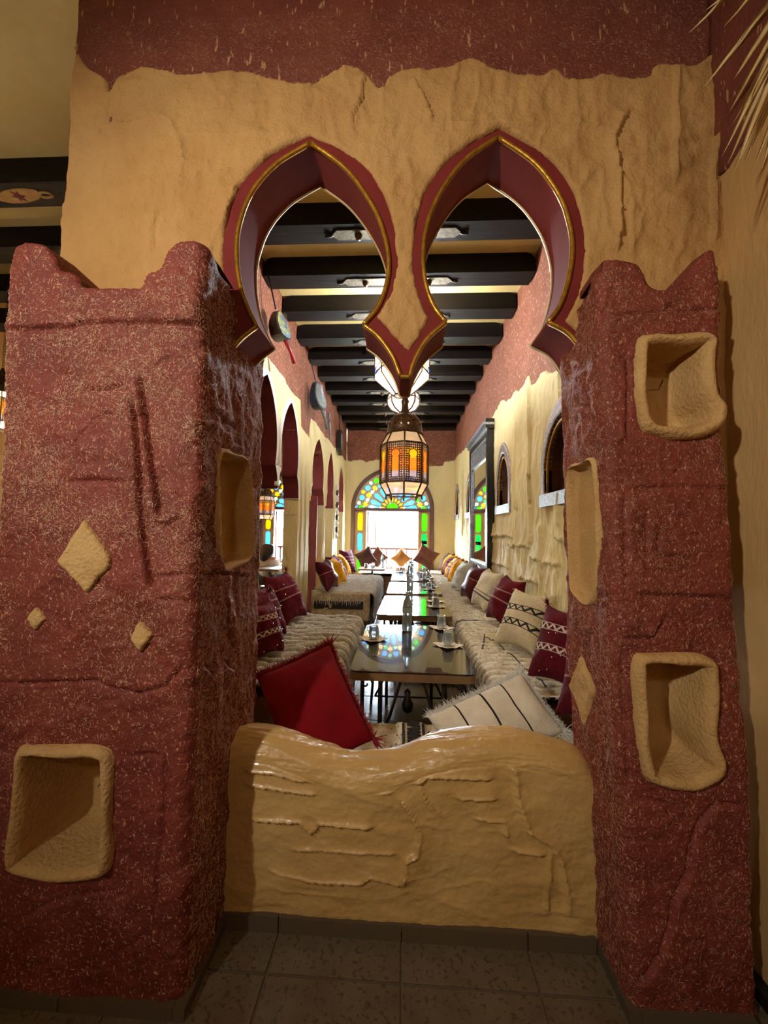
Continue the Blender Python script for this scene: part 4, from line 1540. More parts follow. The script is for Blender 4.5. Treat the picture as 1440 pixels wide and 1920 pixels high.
# black zigzag stripe across the near bench rug
u_s = at(775, 1370, Z=.37)[0] + .58
for k in range(16):
    v = .05 + k * .028
    cover_line(bnr, fbn, hbn, [(u_s - .03, v), (u_s + .03, v + .014), (u_s - .03, v + .028)], .006, 'woven_zigzag')
for s in (-.05, .05):
    cover_line(bnr, fbn, hbn, [(u_s + s, .03), (u_s + s * .95, .2), (u_s + s, .5)], .007)
n = 240
uu, vv = RG.uniform(.1, 1.6, n), RG.uniform(.02, .45, n)
A = fbn(uu, vv, hbn(uu, vv) + .002)
tag(obj('dark_knots', strands_mesh('dk', A, RG.normal(0, .005, (n, 3)), .0035, 1), m_blackwool, bnr), kind='stuff')
n = 420
uu, vv = RG.uniform(0, 3.0, n), RG.uniform(.1, wR + .2, n)
A = fbr(uu, vv, hbr(uu, vv) + .002)
tag(obj('dark_knots', strands_mesh('dk', A, RG.normal(0, .005, (n, 3)), .003, 1), m_blackwool, brt), kind='stuff')

# ------------------------------------------------------------------ cushions
def fabric(name, base, base2, bands=(), zig=(), rough=.85, bump=.5, bs=70, axis='Z', ns=9):
    """woven cloth with straight bands (v0, v1, colour) and zigzag bands (v0, v1, colour, teeth) across local axis, -1..1"""
    m = M(name, base, rough, base2, ns, bump, bs, spec=.2)
    nt = m.node_tree
    b = nt.nodes['Principled BSDF']
    src = b.inputs['Base Color'].links[0].from_socket
    at_ = nt.nodes.new('ShaderNodeAttribute')
    at_.attribute_name = 'ab'
    sp = nt.nodes.new('ShaderNodeSeparateXYZ')
    nt.links.new(at_.outputs['Vector'], sp.inputs[0])

    def math_(op, a, bb):
        n = nt.nodes.new('ShaderNodeMath')
        n.operation = op
        for i, q in enumerate((a, bb)):
            if isinstance(q, (int, float)):
                n.inputs[i].default_value = q
            else:
                nt.links.new(q, n.inputs[i])
        return n.outputs[0]
    A_, B_ = (sp.outputs[0], sp.outputs[1]) if axis == 'Z' else (sp.outputs[1], sp.outputs[0])
    items = [(z, 0) for z in bands] + [(z, 1) for z in zig]
    for it, isz in items:
        v0, v1, colr = it[:3]
        mask = math_('MULTIPLY', math_('GREATER_THAN', B_, v0), math_('LESS_THAN', B_, v1))
        if isz:
            tri = math_('PINGPONG', math_('MULTIPLY', A_, it[3]), 1.0)
            q = math_('DIVIDE', math_('SUBTRACT', B_, v0), v1 - v0)
            d = math_('ABSOLUTE', math_('SUBTRACT', q, tri), 0)
            mask = math_('MULTIPLY', mask, math_('LESS_THAN', d, .28))
        mx = nt.nodes.new('ShaderNodeMixRGB')
        nt.links.new(mask, mx.inputs[0])
        nt.links.new(src, mx.inputs[1])
        mx.inputs[2].default_value = (*lin(colr), 1)
        src = mx.outputs[0]
    nt.links.new(src, b.inputs['Base Color'])
    return m


def pillow_mesh(w, h, t, n=22, seed=0, pinch=.10, wr=.008):
    """a filled cushion in the local X-Z plane, thickness along Y, centred; carries the attribute ab (-1..1 across, -1..1 up)"""
    a = np.sin(np.linspace(-PI / 2, PI / 2, n + 1))
    Aa, Bb = np.meshgrid(a, a, indexing='ij')
    x = Aa * w / 2 * (1 - pinch * (1 - Bb ** 2))
    z = Bb * h / 2 * (1 - pinch * (1 - Aa ** 2))
    th = t / 2 * (np.clip((1 - Aa ** 2) * (1 - Bb ** 2), 0, 1) ** .42)
    wr_ = wr * fbm(x * 1.0, z, 9, seed) * (1 - np.maximum(np.abs(Aa), np.abs(Bb)) ** 4)
    V, AB, Fc = [], [], []
    for s in (-1, 1):
        V.append(np.stack([x, s * (th + wr_), z], -1).reshape(-1, 3))
        AB.append(np.stack([Aa, Bb, Bb * 0], -1).reshape(-1, 3))
    V = np.concatenate(V)
    AB = np.concatenate(AB)
    N = n + 1
    for i in range(n):
        for j in range(n):
            q = (i * N + j, (i + 1) * N + j, (i + 1) * N + j + 1, i * N + j + 1)
            Fc.append(q)
            Fc.append(tuple(k + N * N for k in q[::-1]))
    # weld the seam
    V = np.round(V, 6)
    uniq, inv = np.unique(V, axis=0, return_inverse=True)
    inv = inv.ravel()
    ab = np.zeros((len(uniq), 3))
    ab[inv] = AB
    Fc = [tuple(inv[k] for k in f) for f in Fc]
    Fc = [f for f in Fc if len(set(f)) >= 3]
    Fc2 = []
    for f in Fc:
        g_ = []
        for k in f:
            if k not in g_:
                g_.append(int(k))
        if len(g_) >= 3:
            Fc2.append(tuple(g_))
    me = mesh_of('cushion_cover', uniq, Fc2)
    at_ = me.attributes.new('ab', 'FLOAT_VECTOR', 'POINT')
    at_.data.foreach_set('vector', ab.ravel())
    return me


def basis(e1, e2, org):
    e1 = _n(np.array(e1, float))
    e3 = np.array(e2, float)
    e3 = _n(e3 - e1 * (e3 @ e1))
    e2_ = np.cross(e3, e1)
    return Matrix(((e1[0], e2_[0], e3[0], org[0]), (e1[1], e2_[1], e3[1], org[1]), (e1[2], e2_[2], e3[2], org[2]), (0, 0, 0, 1)))


def fringe(parent, w, h, sides, mat, n=160, L=.035, wd=.0022, pinch=.10, seed=0, curl=.4):
    B, D = [], []
    for sd in sides:
        for k in range(n):
            q = rnd.uniform(-1, 1)
            f = 1 - pinch * (1 - q * q)
            if sd in 'tb':
                s = 1 if sd == 't' else -1
                p = (q * w / 2, 0, s * h / 2 * f)
                d = (rnd.gauss(0, curl), rnd.gauss(0, curl), s)
            else:
                s = 1 if sd == 'r' else -1
                p = (s * w / 2 * f, 0, q * h / 2)
                d = (s, rnd.gauss(0, curl), rnd.gauss(0, curl))
            B.append(p)
            D.append(np.array(d) * L * rnd.uniform(.5, 1.2))
    B, D = np.array(B), np.array(D)
    wd = wd * .8
    bd = np.stack([RG.normal(0, .6, len(B)), RG.normal(0, .5, len(B)), RG.normal(-.3, .5, len(B))], 1) * L
    return tag(obj('fringe', strands_mesh('fringe', B, D, wd, 3, bend=bd), mat, parent), kind='stuff')


m_red_cl = fabric('red_cushion_cloth', (128, 8, 20), (116, 6, 16), bump=.2, bs=220)
m_red_fr = M('red_fringe', (166, 22, 38), .8, (130, 12, 26), 20)
m_white_cl = fabric('white_striped_cloth', (224, 214, 196), (208, 196, 174), bands=[(-.52, -.50, (40, 24, 26)), (-.03, 0.0, (40, 24, 26)), (.45, .472, (40, 24, 26))], bump=.6, bs=160, axis='X')
m_white_fr = M('white_fringe', (232, 228, 222), .9, (214, 206, 196), 20, sheen=.3)
m_mar_zig = fabric('maroon_zigzag_cloth', (92, 8, 26), (72, 4, 18), bands=[(.28, .31, (190, 170, 160)), (.47, .49, (190, 170, 160)), (-.32, -.30, (190, 170, 160)), (-.14, -.12, (190, 170, 160))],
                   zig=[(.31, .47, (200, 184, 174), 6), (-.30, -.14, (200, 184, 174), 6)], bump=.8, bs=50)
m_cream_zig = fabric('cream_zigzag_cloth', (214, 202, 172), (196, 182, 150), bands=[(.10, .13, (44, 42, 40)), (.30, .33, (44, 42, 40)), (-.45, -.42, (44, 42, 40)), (-.24, -.21, (44, 42, 40))],
                     zig=[(.13, .30, (44, 42, 40), 5), (-.42, -.24, (44, 42, 40), 5)], bump=1, bs=40)
m_mar = fabric('maroon_cloth', (94, 10, 28), (74, 6, 20), bands=[(-.12, -.06, (150, 110, 110)), (.3, .35, (150, 110, 110))], bump=.8, bs=50)
m_mar_sh = fabric('maroon_satin', (80, 10, 26), (60, 6, 18), bands=[(.1, .14, (170, 110, 120))], rough=.4, bump=.4, bs=30)
m_cream = m_cream
m_cream_cl = fabric('cream_cloth', (216, 206, 180), (194, 184, 158), bands=[(-.5, -.42, (80, 78, 76)), (-.3, -.26, (80, 78, 76))], bump=1, bs=40)
m_pale_cl = fabric('pale_grey_cloth', (206, 208, 200), (190, 192, 184), bands=[(.1, .15, (160, 166, 150))], bump=.8, bs=40)
m_yel = fabric('yellow_cloth', (224, 158, 10), (200, 134, 4), bump=1, bs=30)
m_yel_st = fabric('yellow_purple_cloth', (220, 156, 14), (198, 134, 8), bands=[(-.25, -.1, (110, 40, 60)), (.2, .32, (110, 40, 60))], bump=.8, bs=40)
m_pur_st = fabric('purple_striped_cloth', (84, 14, 40), (66, 10, 30), bands=[(-.3, -.25, (190, 140, 150)), (.0, .05, (190, 140, 150)), (.3, .36, (190, 140, 150))], bump=.6, bs=40)
m_brown_cl = fabric('brown_striped_cloth', (104, 66, 56), (90, 54, 46), bands=[(-.2, -.17, (150, 110, 92)), (.05, .08, (150, 110, 92))], bump=.5, bs=60)
m_tan_cl = fabric('tan_cloth', (178, 124, 66), (160, 106, 54), bump=.5, bs=60)
m_dk_cl = fabric('dark_brown_cloth', (72, 44, 40), (58, 34, 32), bump=.5, bs=60)
m_sequin = M('sequin', (236, 232, 226), .15, metal=.9)


def cushion(label, mat, org, e1, e2, w=.45, h=.45, t=.17, seed=0, group=None, fr=None, sequins=0, tassel=None, wr=.03, pinch=.16):
    root = thing('cushion', label, 'cushion', group=group)
    root.matrix_world = basis(e1, e2, org)
    cc = obj('cushion_cover', pillow_mesh(w, h, t, seed=seed, wr=wr, pinch=pinch), mat, root)
    clear_walls(root, cc, XL + .05, XR - (.13 if 4.8 < org[1] < 6.6 else .06), ZS + .045 if org[1] > 2.2 else .37)
    if fr:
        fringe(root, w, h, fr[0], fr[1], n=fr[2], L=fr[3], pinch=pinch)
    if sequins:
        B = []
        for k in range(sequins):
            a, b = rnd.uniform(-.8, .8), rnd.uniform(-.8, .8)
            y = -t / 2 * ((1 - a * a) * (1 - b * b)) ** .42 - .003
            B.append((a * w / 2, y, b * h / 2))
        mb = MB()
        for p in B:
            mb.add([(p[0] + .005, p[1], p[2]), (p[0], p[1], p[2] + .005), (p[0] - .005, p[1], p[2]), (p[0], p[1], p[2] - .005), (p[0], p[1] - .002, p[2])], [(0, 1, 4), (1, 2, 4), (2, 3, 4), (3, 0, 4)])
        tag(mb.build('sequins', m_sequin, root), kind='stuff')
    if tassel:
        for sx, sz in tassel:
            B = np.tile(np.array([[sx * w / 2 * .98, 0, sz * h / 2 * .98]]), (40, 1))
            D = np.stack([RG.normal(sx * .5, .35, 40), RG.normal(0, .35, 40), RG.normal(sz * .5, .35, 40)], 1) * .045
            tag(obj('tassel', strands_mesh('tassel', B, D, .003, 2), mat if fr is None else fr[1], root), kind='stuff')
    return root


def clear_walls(root, me_obj, xlo, xhi, zlo):
    M_ = root.matrix_world
    xs = [(M_ @ v.co)[0] for v in me_obj.data.vertices]
    d = min(0, xhi - max(xs)) + max(0, xlo - min(xs))
    zs = min((M_ @ v.co)[2] for v in me_obj.data.vertices)
    root.matrix_world = Matrix.Translation((d, 0, max(0, zlo - zs))) @ M_


def by_corners(A, B, C):
    """cushion frame from three corners: left A, top B, right C (A-B is one edge, B-C the next)"""
    A, B, C = map(np.array, (A, B, C))
    org = (A + C) / 2
    e_x = (C - B)
    e_z = (B - A)
    return org, e_x, e_z, np.linalg.norm(e_x), np.linalg.norm(e_z)


# red cushion resting on the near bench against the low wall
A_, B_, C_ = at(480, 1282, Y=1.70), at(618, 1222, Y=1.86), at(700, 1404, Y=1.66)
org, ex, ez, w_, h_ = by_corners(A_, B_, C_)
cushion('large plain red cushion with red fringe lying on the low ochre wall', m_red_cl, org, ex, ez, w_, h_, .17, 2, fr=('lt', m_red_fr, 1500, .018), tassel=[(-1, -1), (-1, 1), (1, 1)], pinch=.05)
A_, B_, C_ = at(798, 1340, Y=1.78), at(985, 1280, Y=1.86), at(1066, 1392, Y=1.66)
org, ex, ez, w_, h_ = by_corners(A_, B_, C_)
cushion('white wool cushion with three dark stripes and white fringe behind the low wall', fabric('white_striped_cloth', (224, 214, 196), (208, 196, 174), bands=[(-.52, -.49, (40, 24, 26)), (-.02, .02, (40, 24, 26)), (.45, .48, (40, 24, 26))], bump=.6, bs=160, axis='Z'),
        org, ex, ez, w_, h_, .17, 3, fr=('lt', m_white_fr, 1800, .017), tassel=[(-1, 1), (1, 1)], pinch=.05)

# cushions along the right wall: bottom pixel, size, yaw of the face towards the camera
GRW = 'cushions leaning on the right hall wall'


def lean_right(label, mat, bx, by, yaw, w=.44, lean=28, roll=0, seed=0, **kw):
    p = at(bx, by, Z=ZS + .02) + np.array([0, 0, .02])
    c, s = math.cos(math.radians(yaw)), math.sin(math.radians(yaw))
    nrm = np.array([-c, -s, 0])                      # face direction, towards the hall and the camera
    e1 = np.array([s, -c, 0]) * -1                   # along the wall
    up = np.array([0, 0, 1]) * math.cos(math.radians(lean)) - nrm * math.sin(math.radians(lean))
    e1 = _n(np.cross(up, -nrm))
    if roll:
        q = math.radians(roll)
        e1, up = e1 * math.cos(q) + up * math.sin(q), up * math.cos(q) - e1 * math.sin(q)
    # cover front must be local -Y: local Y = e3 x e1
    if np.dot(np.cross(up, e1), nrm) > 0:
        e1 = -e1
    hh = w / 2 * (abs(math.cos(math.radians(roll))) + abs(math.sin(math.radians(roll))))
    upv = np.array([0, 0, 1]) * math.cos(math.radians(lean)) - nrm * math.sin(math.radians(lean))
    org = p + upv * hh * .98 - nrm * .06
    return cushion(label, mat, org, e1, up, w * .8, w * 1.02, .24, seed, GRW, **kw)


lean_right('maroon cushion with two white zigzag bands next to the right pillar', m_mar_zig, 1026, 1300, 34, .44, 26, seed=1, tassel=[(1, 1), (-1, 1)], sequins=14)
lean_right('dark red cushion half hidden by the right pillar behind the striped white one', m_mar, 1096, 1376, 45, .38, 24, seed=5)
lean_right('cream wool cushion with dark zigzag bands beside the maroon zigzag cushion', m_cream_zig, 964, 1226, 34, .46, 32, seed=2, fr=('lb', m_wool_cream, 200, .016))
lean_right('maroon cushion leaning between two cream ones', m_mar, 917, 1176, 14, .45, 26, roll=4, seed=3)
lean_right('cream tufted cushion with dark band behind the maroon one', m_cream_cl, 886, 1145, 14, .45, 28, roll=4, seed=4)
lean_right('maroon satin cushion in front of the wall mirror', m_mar_sh, 874, 1131, 14, .46, 26, roll=4, seed=6, sequins=8)
lean_right('pale grey cushion below the wall mirror', m_pale_cl, 864, 1110, 14, .45, 26, seed=7)
lean_right('bright yellow tufted cushion nearest the pale grey one', m_yel, 851, 1099, 14, .43, 28, roll=4, seed=8)
lean_right('purple cushion with pale stripes between two yellow ones', m_pur_st, 852, 1092, 14, .43, 34, roll=4, seed=9)
lean_right('yellow cushion with purple bands on the right bench', m_yel_st, 847, 1087, 14, .44, 34, seed=10)
lean_right('maroon cushion pressed between yellow ones far along the right wall', m_mar, 843, 1082, 14, .43, 34, seed=11)
lean_right('plain yellow cushion farthest along the right wall but one', m_yel, 839, 1078, 14, .44, 32, seed=12)
lean_right('dark brown cushion in the far right corner', m_dk_cl, 834, 1074, 14, .46, 32, seed=13)

# left benches
GL = 'cushions on the left benches'


def lean_left(label, mat, bx, by, yaw, w=.44, lean=26, roll=0, seed=0, z=ZS + .02, **kw):
    p = at(bx, by, Z=z) + np.array([0, 0, .02])
    c, s = math.cos(math.radians(yaw)), math.sin(math.radians(yaw))
    nrm = np.array([c, -s, 0])
    up = np.array([0, 0, 1]) * math.cos(math.radians(lean)) - nrm * math.sin(math.radians(lean))
    upv = up.copy()
    e1 = _n(np.cross(up, -nrm))
    if roll:
        q = math.radians(roll)
        e1, up = e1 * math.cos(q) + up * math.sin(q), up * math.cos(q) - e1 * math.sin(q)
    if np.dot(np.cross(up, e1), nrm) > 0:
        e1 = -e1
    hh = w / 2 * (abs(math.cos(math.radians(roll))) + abs(math.sin(math.radians(roll))))
    return cushion(label, mat, p + upv * hh * .98 - nrm * .06, e1, up, w * .8, w * 1.02, .24, seed, kw.pop('group', GL), **kw)


lean_left('maroon sequined cushion lowest beside the left pillar', m_mar_zig, 516, 1242, 24, .36, 22, seed=1, sequins=18)
lean_left('maroon sequined cushion leaning behind the lowest one by the left pillar', m_mar, 524, 1206, 18, .42, 26, seed=2, sequins=14)
lean_left('maroon cushion with pointed top and tassel beside the left pillar', m_mar_zig, 492, 1212, 34, .33, 14, seed=7, sequins=10, z=.56, tassel=[(1, 1)])
lean_left('tall maroon cushion at the column end of the near left bench', m_mar, 566, 1174, 16, .47, 28, roll=-4, seed=3, tassel=[(1, 1)], sequins=10)
lean_left('glossy dark maroon cushion at the near end of the far left bench', m_mar_sh, 631, 1111, 16, .44, 24, roll=-4, seed=4, sequins=6)
lean_left('ruffled yellow cushion nearest on the far left bench', m_yel, 648, 1100, 14, .45, 30, roll=-4, seed=5)
lean_left('purple cushion between the two yellow ones on the far left bench', m_pur_st, 649, 1091, 14, .46, 32, roll=-4, seed=6)
lean_left('second yellow cushion on the far left bench', m_yel, 656, 1084, 14, .46, 34, roll=-4, seed=8)
lean_left('maroon striped cushion in the far left corner', m_pur_st, 660, 1078, 30, .48, 16, seed=9)

# far cushions in front of the terrace door
GF = 'cushions before the terrace door'
for lb, mt, x, y, w, rl, sd in (('dark brown cushion at the left of the far bench', m_dk_cl, 686, 1068, .40, 30, 1), ('brown cushion with pale peak left of the terrace door centre', m_brown_cl, 707, 1066, .38, 45, 2),
                               ('tan cushion standing on its corner before the terrace door', m_tan_cl, 752, 1066, .36, 45, 3), ('large brown striped cushion tilted before the right door panel', m_brown_cl, 798, 1064, .46, -30, 4)):
    p = at(x, y, Y=8.45)
    yc = 8.36 if sd in (1, 4) else 8.58
    q = math.radians(rl)
    hh = w / 2 * (abs(math.cos(q)) + abs(math.sin(q)))
    cushion(lb, mt, (p[0], yc, .50 + hh * .96), (math.cos(q), 0, math.sin(q)), (-math.sin(q), .25, math.cos(q)), w, w, .16, sd, GF)

# ------------------------------------------------------------------ low tables
ZTB = .60


def rrect(x0, x1, y0, y1, r, n=5):
    L = []
    for cx_, cy_, a0 in ((x1 - r, y1 - r, 0), (x0 + r, y1 - r, PI / 2), (x0 + r, y0 + r, PI), (x1 - r, y0 + r, 1.5 * PI)):
        for t in np.linspace(0, PI / 2, n):
            L.append((cx_ + r * math.cos(a0 + t), cy_ + r * math.sin(a0 + t)))
    return L


def make_table():
    t = thing('low_table', '', 'table')
    w, l = .345, .53
    MB().prism(rrect(-w, w, -l, l, .05), lambda p, q, d: (p, q, d), ZTB - .05, ZTB - .009).build('table_top', m_tableedge, t)
    MB().prism(rrect(-w + .002, w - .002, -l + .002, l - .002, .05), lambda p, q, d: (p, q, d), ZTB - .009, ZTB).build('glass_sheet', m_tabletop, t)
    for sx in (-1, 1):
        for sy in (-1, 1):
            lg = MB()
            x, y = sx * (w - .07), sy * (l - .07)
            lg.tube([(x, y, ZTB - .05), (x, y, .3), (x + sx * .02, y, 0)], .012, 6)
            leg = lg.build('leg', m_iron, t)
            sp = [(x - sx * (.02 + .035 * (1 - k / 16) * math.cos(k * .5)), y, ZTB - .09 + .035 * (1 - k / 16) * math.sin(k * .5)) for k in range(14)]
            MB().tube(sp, .005, 5).build('scroll', m_iron, leg, True)
    for sy in (-1, 1):
        y = sy * (l - .07)
        for sx in (-1, 1):
            x = sx * (w - .17)
            MB().tube([(x, y, ZTB - .05), (x + sx * .0, y, .1), (x, y, 0)], .014, 6).build('inner_leg', m_iron, t)
            MB().tube([(sx * .06, y, ZTB - .06), (sx * .12, y, .34), (sx * (w - .08), y, .06)], .009, 6).build('brace', m_iron, t)
        MB().tube([(-w + .08, y, .06), (w - .08, y, .06)], .008, 6).build('stretcher', m_iron, t)
        MB().lathe([(0, 0), (.03, .02), (.035, .06), (.015, .1), (.02, .13), (0, .15)], 10, (-.02, y * .55, .26)).build('knob', m_iron, t, True)
    return t


tb = make_table()
TBL = [((.06, 2.10 + .53), 'nearest low glass-topped table just behind the low wall', 0), ((.125, 3.52 + .53), 'second low glass-topped table from the low wall', -1.5), ((.15, 4.77 + .53), 'third low glass-topped table from the low wall', 0),
       ((.16, 6.02 + .53), 'fourth low glass-topped table from the low wall', 0), ((.16, 7.14 + .5), 'fifth and farthest low glass-topped table in the main row', 0)]
for i, ((x, y), lb, rz) in enumerate(TBL):
    o = tb if i == 0 else copy_tree(tb)
    o.location = (x, y, 0)
    o.rotation_euler = (0, 0, math.radians(rz))
    tag(o, lb, 'table', 'low glass-topped tables in a row')
# small pedestal table at the far left
p = at(712, 1066, Z=.62)
pt = thing('pedestal_table', 'small pedestal table holding glasses at the far left of the hall', 'table', (-.62, 7.86, 0))
MB().prism(rrect(-.27, .27, -.25, .25, .05), lambda p, q, d: (p, q, d), .58, .615).build('table_top', m_tableedge, pt)
MB().tube([(0, 0, .03), (0, 0, .58)], .02, 8).build('pedestal', m_iron, pt, True)
for k in range(3):
    a = k * 2 * PI / 3 + .5
    MB().tube([(0, 0, .14), (.12 * math.cos(a), .12 * math.sin(a), .06), (.2 * math.cos(a), .2 * math.sin(a), .012)], .012, 6).build('foot', m_iron, pt, True)

# ------------------------------------------------------------------ glasses, napkins, bottles
gl_me = MB().lathe([(0, 0.002), (.036, .002), (.0365, .006), (.034, .05), (.030, .085), (.029, .095), (.0265, .095), (.0275, .085), (.031, .05), (.0335, .012), (0, .012)][::-1], 18).mesh('tumbler_body', True)
gl_me.materials.append(m_clear)
rib_me = MB()
for k in range(16):
    a = 2 * PI * k / 16
    rib_me.tube([(.0355 * math.cos(a), .0355 * math.sin(a), .02), (.034 * math.cos(a), .034 * math.sin(a), .06)], .0016, 4)
rib_me = rib_me.mesh('tumbler_ribs', True)
rib_me.materials.append(m_clear)
nk = []
for i in range(7):
    for j in range(7):
        x, y = (i - 3) / 3 * .075, (j - 3) / 3 * .075
        nk.append((x, y, .002 + .011 * (max(abs(x), abs(y)) / .075) ** 3 * (abs(x * y) / .0056) ** .5))
nk_f = [(i * 7 + j, (i + 1) * 7 + j, (i + 1) * 7 + j + 1, i * 7 + j + 1) for i in range(6) for j in range(6)]
nk_me = mesh_of('napkin', nk, nk_f)
nk_me.materials.append(m_paper)
prof = [(0, .003), (.030, .0), (.037, .006), (.038, .03), (.035, .045), (.038, .06), (.0355, .075), (.038, .09), (.0355, .105), (.034, .12), (.037, .14), (.038, .17), (.036, .195), (.028, .225), (.017, .25), (.0135, .262), (.0135, .275)]
bt_me = MB().lathe(prof, 20).mesh('bottle_body', True)
bt_me.materials.append(m_pet)
cp_me = MB().lathe([(0, .292), (.014, .292), (.0155, .288), (.0155, .268), (.012, .268)], 14).mesh('bottle_cap', True)
cp_me.materials.append(m_cap)
lab_me = MB().lathe([(.0388, .135), (.0388, .175)], 20).mesh('bottle_label', True)
lab_me.materials.append(M('pale_bottle_label', (196, 220, 232), .6, (170, 204, 224), 30))
cnt = [0, 0, 0]


def glass(x, y, z, label, napkin=True, tilt=0, nlabel=None):
    if napkin:
        n_ = obj('napkin', nk_me, None, None, (x, y, z + .001))
        n_.rotation_euler = (0, 0, math.radians(45 + rnd.uniform(-18, 18)))
        tag(n_, nlabel or ('pale paper napkin under the ' + label), 'napkin', 'paper napkins under the glasses')
    t = thing('drinking_glass', label, 'glass', (x, y, z + (.006 if napkin else .0005)), group='upturned drinking glasses on the tables')
    b = obj('tumbler_body', gl_me, None, t)
    obj('tumbler_ribs', rib_me, None, t)
    return t


def bottle(x, y, z, label):
    t = thing('water_bottle', label, 'bottle', (x, y, z + .0005), group='water bottles on the tables')
    obj('bottle_body', bt_me, None, t)
    obj('bottle_cap', cp_me, None, t)
    obj('bottle_label', lab_me, None, t)


def on(px, py):
    p = at(px, py, Z=ZTB)
    return p[0], p[1], ZTB


glass(*on(701, 1199), 'glass at the left of the nearest table')
glass(*on(840, 1211), 'ribbed glass at the right front of the nearest table')
glass(*on(828, 1178), 'glass at the far right corner of the nearest table')
bottle(*on(763, 1182), 'water bottle in the middle of the nearest table')
bottle(*on(768, 1130), 'water bottle on the second table')
bottle(*on(767, 1100), 'water bottle on the third table')
bottle(*on(768, 1086), 'water bottle on the fourth table')
bottle(*on(772, 1076), 'water bottle on the fifth table')
glass(*on(817, 1138), 'front glass at the right of the second table')
glass(*on(816, 1128), 'rear glass at the right of the second table')
glass(*on(806, 1106), 'front glass at the right of the third table')
glass(*on(810, 1101), 'rear glass at the right of the third table')
glass(*on(796, 1086), 'left glass on the fourth table')
glass(*on(803, 1083), 'right glass on the fourth table')
glass(*on(752, 1073), 'left glass on the fifth table')
glass(*on(795, 1074), 'right glass on the fifth table')
bottle(-.42, 7.88, .615, 'water bottle standing on the far pedestal table')
glass(-.74, 7.76, .615, 'left glass on the far pedestal table', False)
glass(-.60, 7.80, .615, 'right glass on the far pedestal table', False)

# ------------------------------------------------------------------ lanterns
m_lg = {'o': glass_pane('orange_lantern_glass', (255, 186, 110), .3), 'y': glass_pane('yellow_lantern_glass', (255, 226, 110), .3), 'w': glass_pane('frosted_lantern_glass', (250, 236, 226), .6), 'v': glass_pane('lavender_lantern_glass', (206, 206, 236), .4),
        'B': glass_pane('blue_lantern_glass', (90, 120, 235), .3)}
m_bulb = M('glowing_bulb', (255, 240, 210), .5, emit=((255, 214, 150), 14.0))
LR = .147
PW = 2 * LR * math.sin(PI / 8)
PH = .235


def lattice_panel(w, h, res=.0032):
    nx, nz = int(w / res), int(h / res)
    V, Fc, idx = [], [], {}
    def vid(i, j):
        if (i, j) not in idx:
            idx[(i, j)] = len(V)
            V.append((-w / 2 + w * i / nx, 0, h * j / nz))
        return idx[(i, j)]
    for i in range(nx):
        for j in range(nz):
            x = -w / 2 + w * (i + .5) / nx
            z = h * (j + .5) / nz
            edge = min(w / 2 - abs(x), z, h - z)
            # keyhole window
            hw = .021
            win = (z > .028 and z < .145 and abs(x) < hw) or (math.hypot(x, z - .165) < .024) or (.145 <= z < .165 and abs(x) < hw * .72)
            d_win = .006
            rim = (z > .022 and z < .15 and abs(x) < hw + d_win) or (math.hypot(x, z - .165) < .024 + d_win)
            if win:
                continue
            if edge > .006 and not rim:
                p = .0135
                fx, fz = (x / p) % 1 - .5, (z / p) % 1 - .5
                if abs(fx) + abs(fz) < .40:
                    continue
            Fc.append((vid(i, j), vid(i + 1, j), vid(i + 1, j + 1), vid(i, j + 1)))
    return mesh_of('lattice_panel', V, Fc, False)


lat_me = lattice_panel(PW, PH)
lat_me.materials.append(m_bronze)


def pane_me(w, z0, z1, y=.005):
    return MB().prism([(-w / 2, z0), (w / 2, z0), (w / 2, z1), (-w / 2, z1)], lambda p, q, d: (p, y + d, q), 0, .002).mesh('pane')


pane_set = []
for z0, z1, c in ((.02, .065, 'v'), (.065, .14, 'o'), (.14, .20, 'y'), (.20, .225, 'w')):
    q = {}
    for cc in ('v', 'o', 'y', 'w'):
        me = pane_me(PW * .86, z0, z1)
        me.materials.append(m_lg[cc])
        q[cc] = me
    pane_set.append((q, c))


def slope_me(r0, z0, r1, z1, name):
    a0, a1 = -PI / 8, PI / 8
    f = lambda r, a, z: (r * math.sin(a), -r * math.cos(a), z)
    me = MB().add([f(r0, a0, z0), f(r0, a1, z0), f(r1, a1, z1), f(r1, a0, z1)], [(0, 1, 2, 3)]).mesh(name)
    return me


up_me = slope_me(LR * .985, .335, .108, .405, 'upper_pane')
lo_me = slope_me(.108, .03, LR * .985, .10, 'lower_pane')
up_me.materials.append(m_lg['w'])
lo_me.materials.append(m_lg['w'])


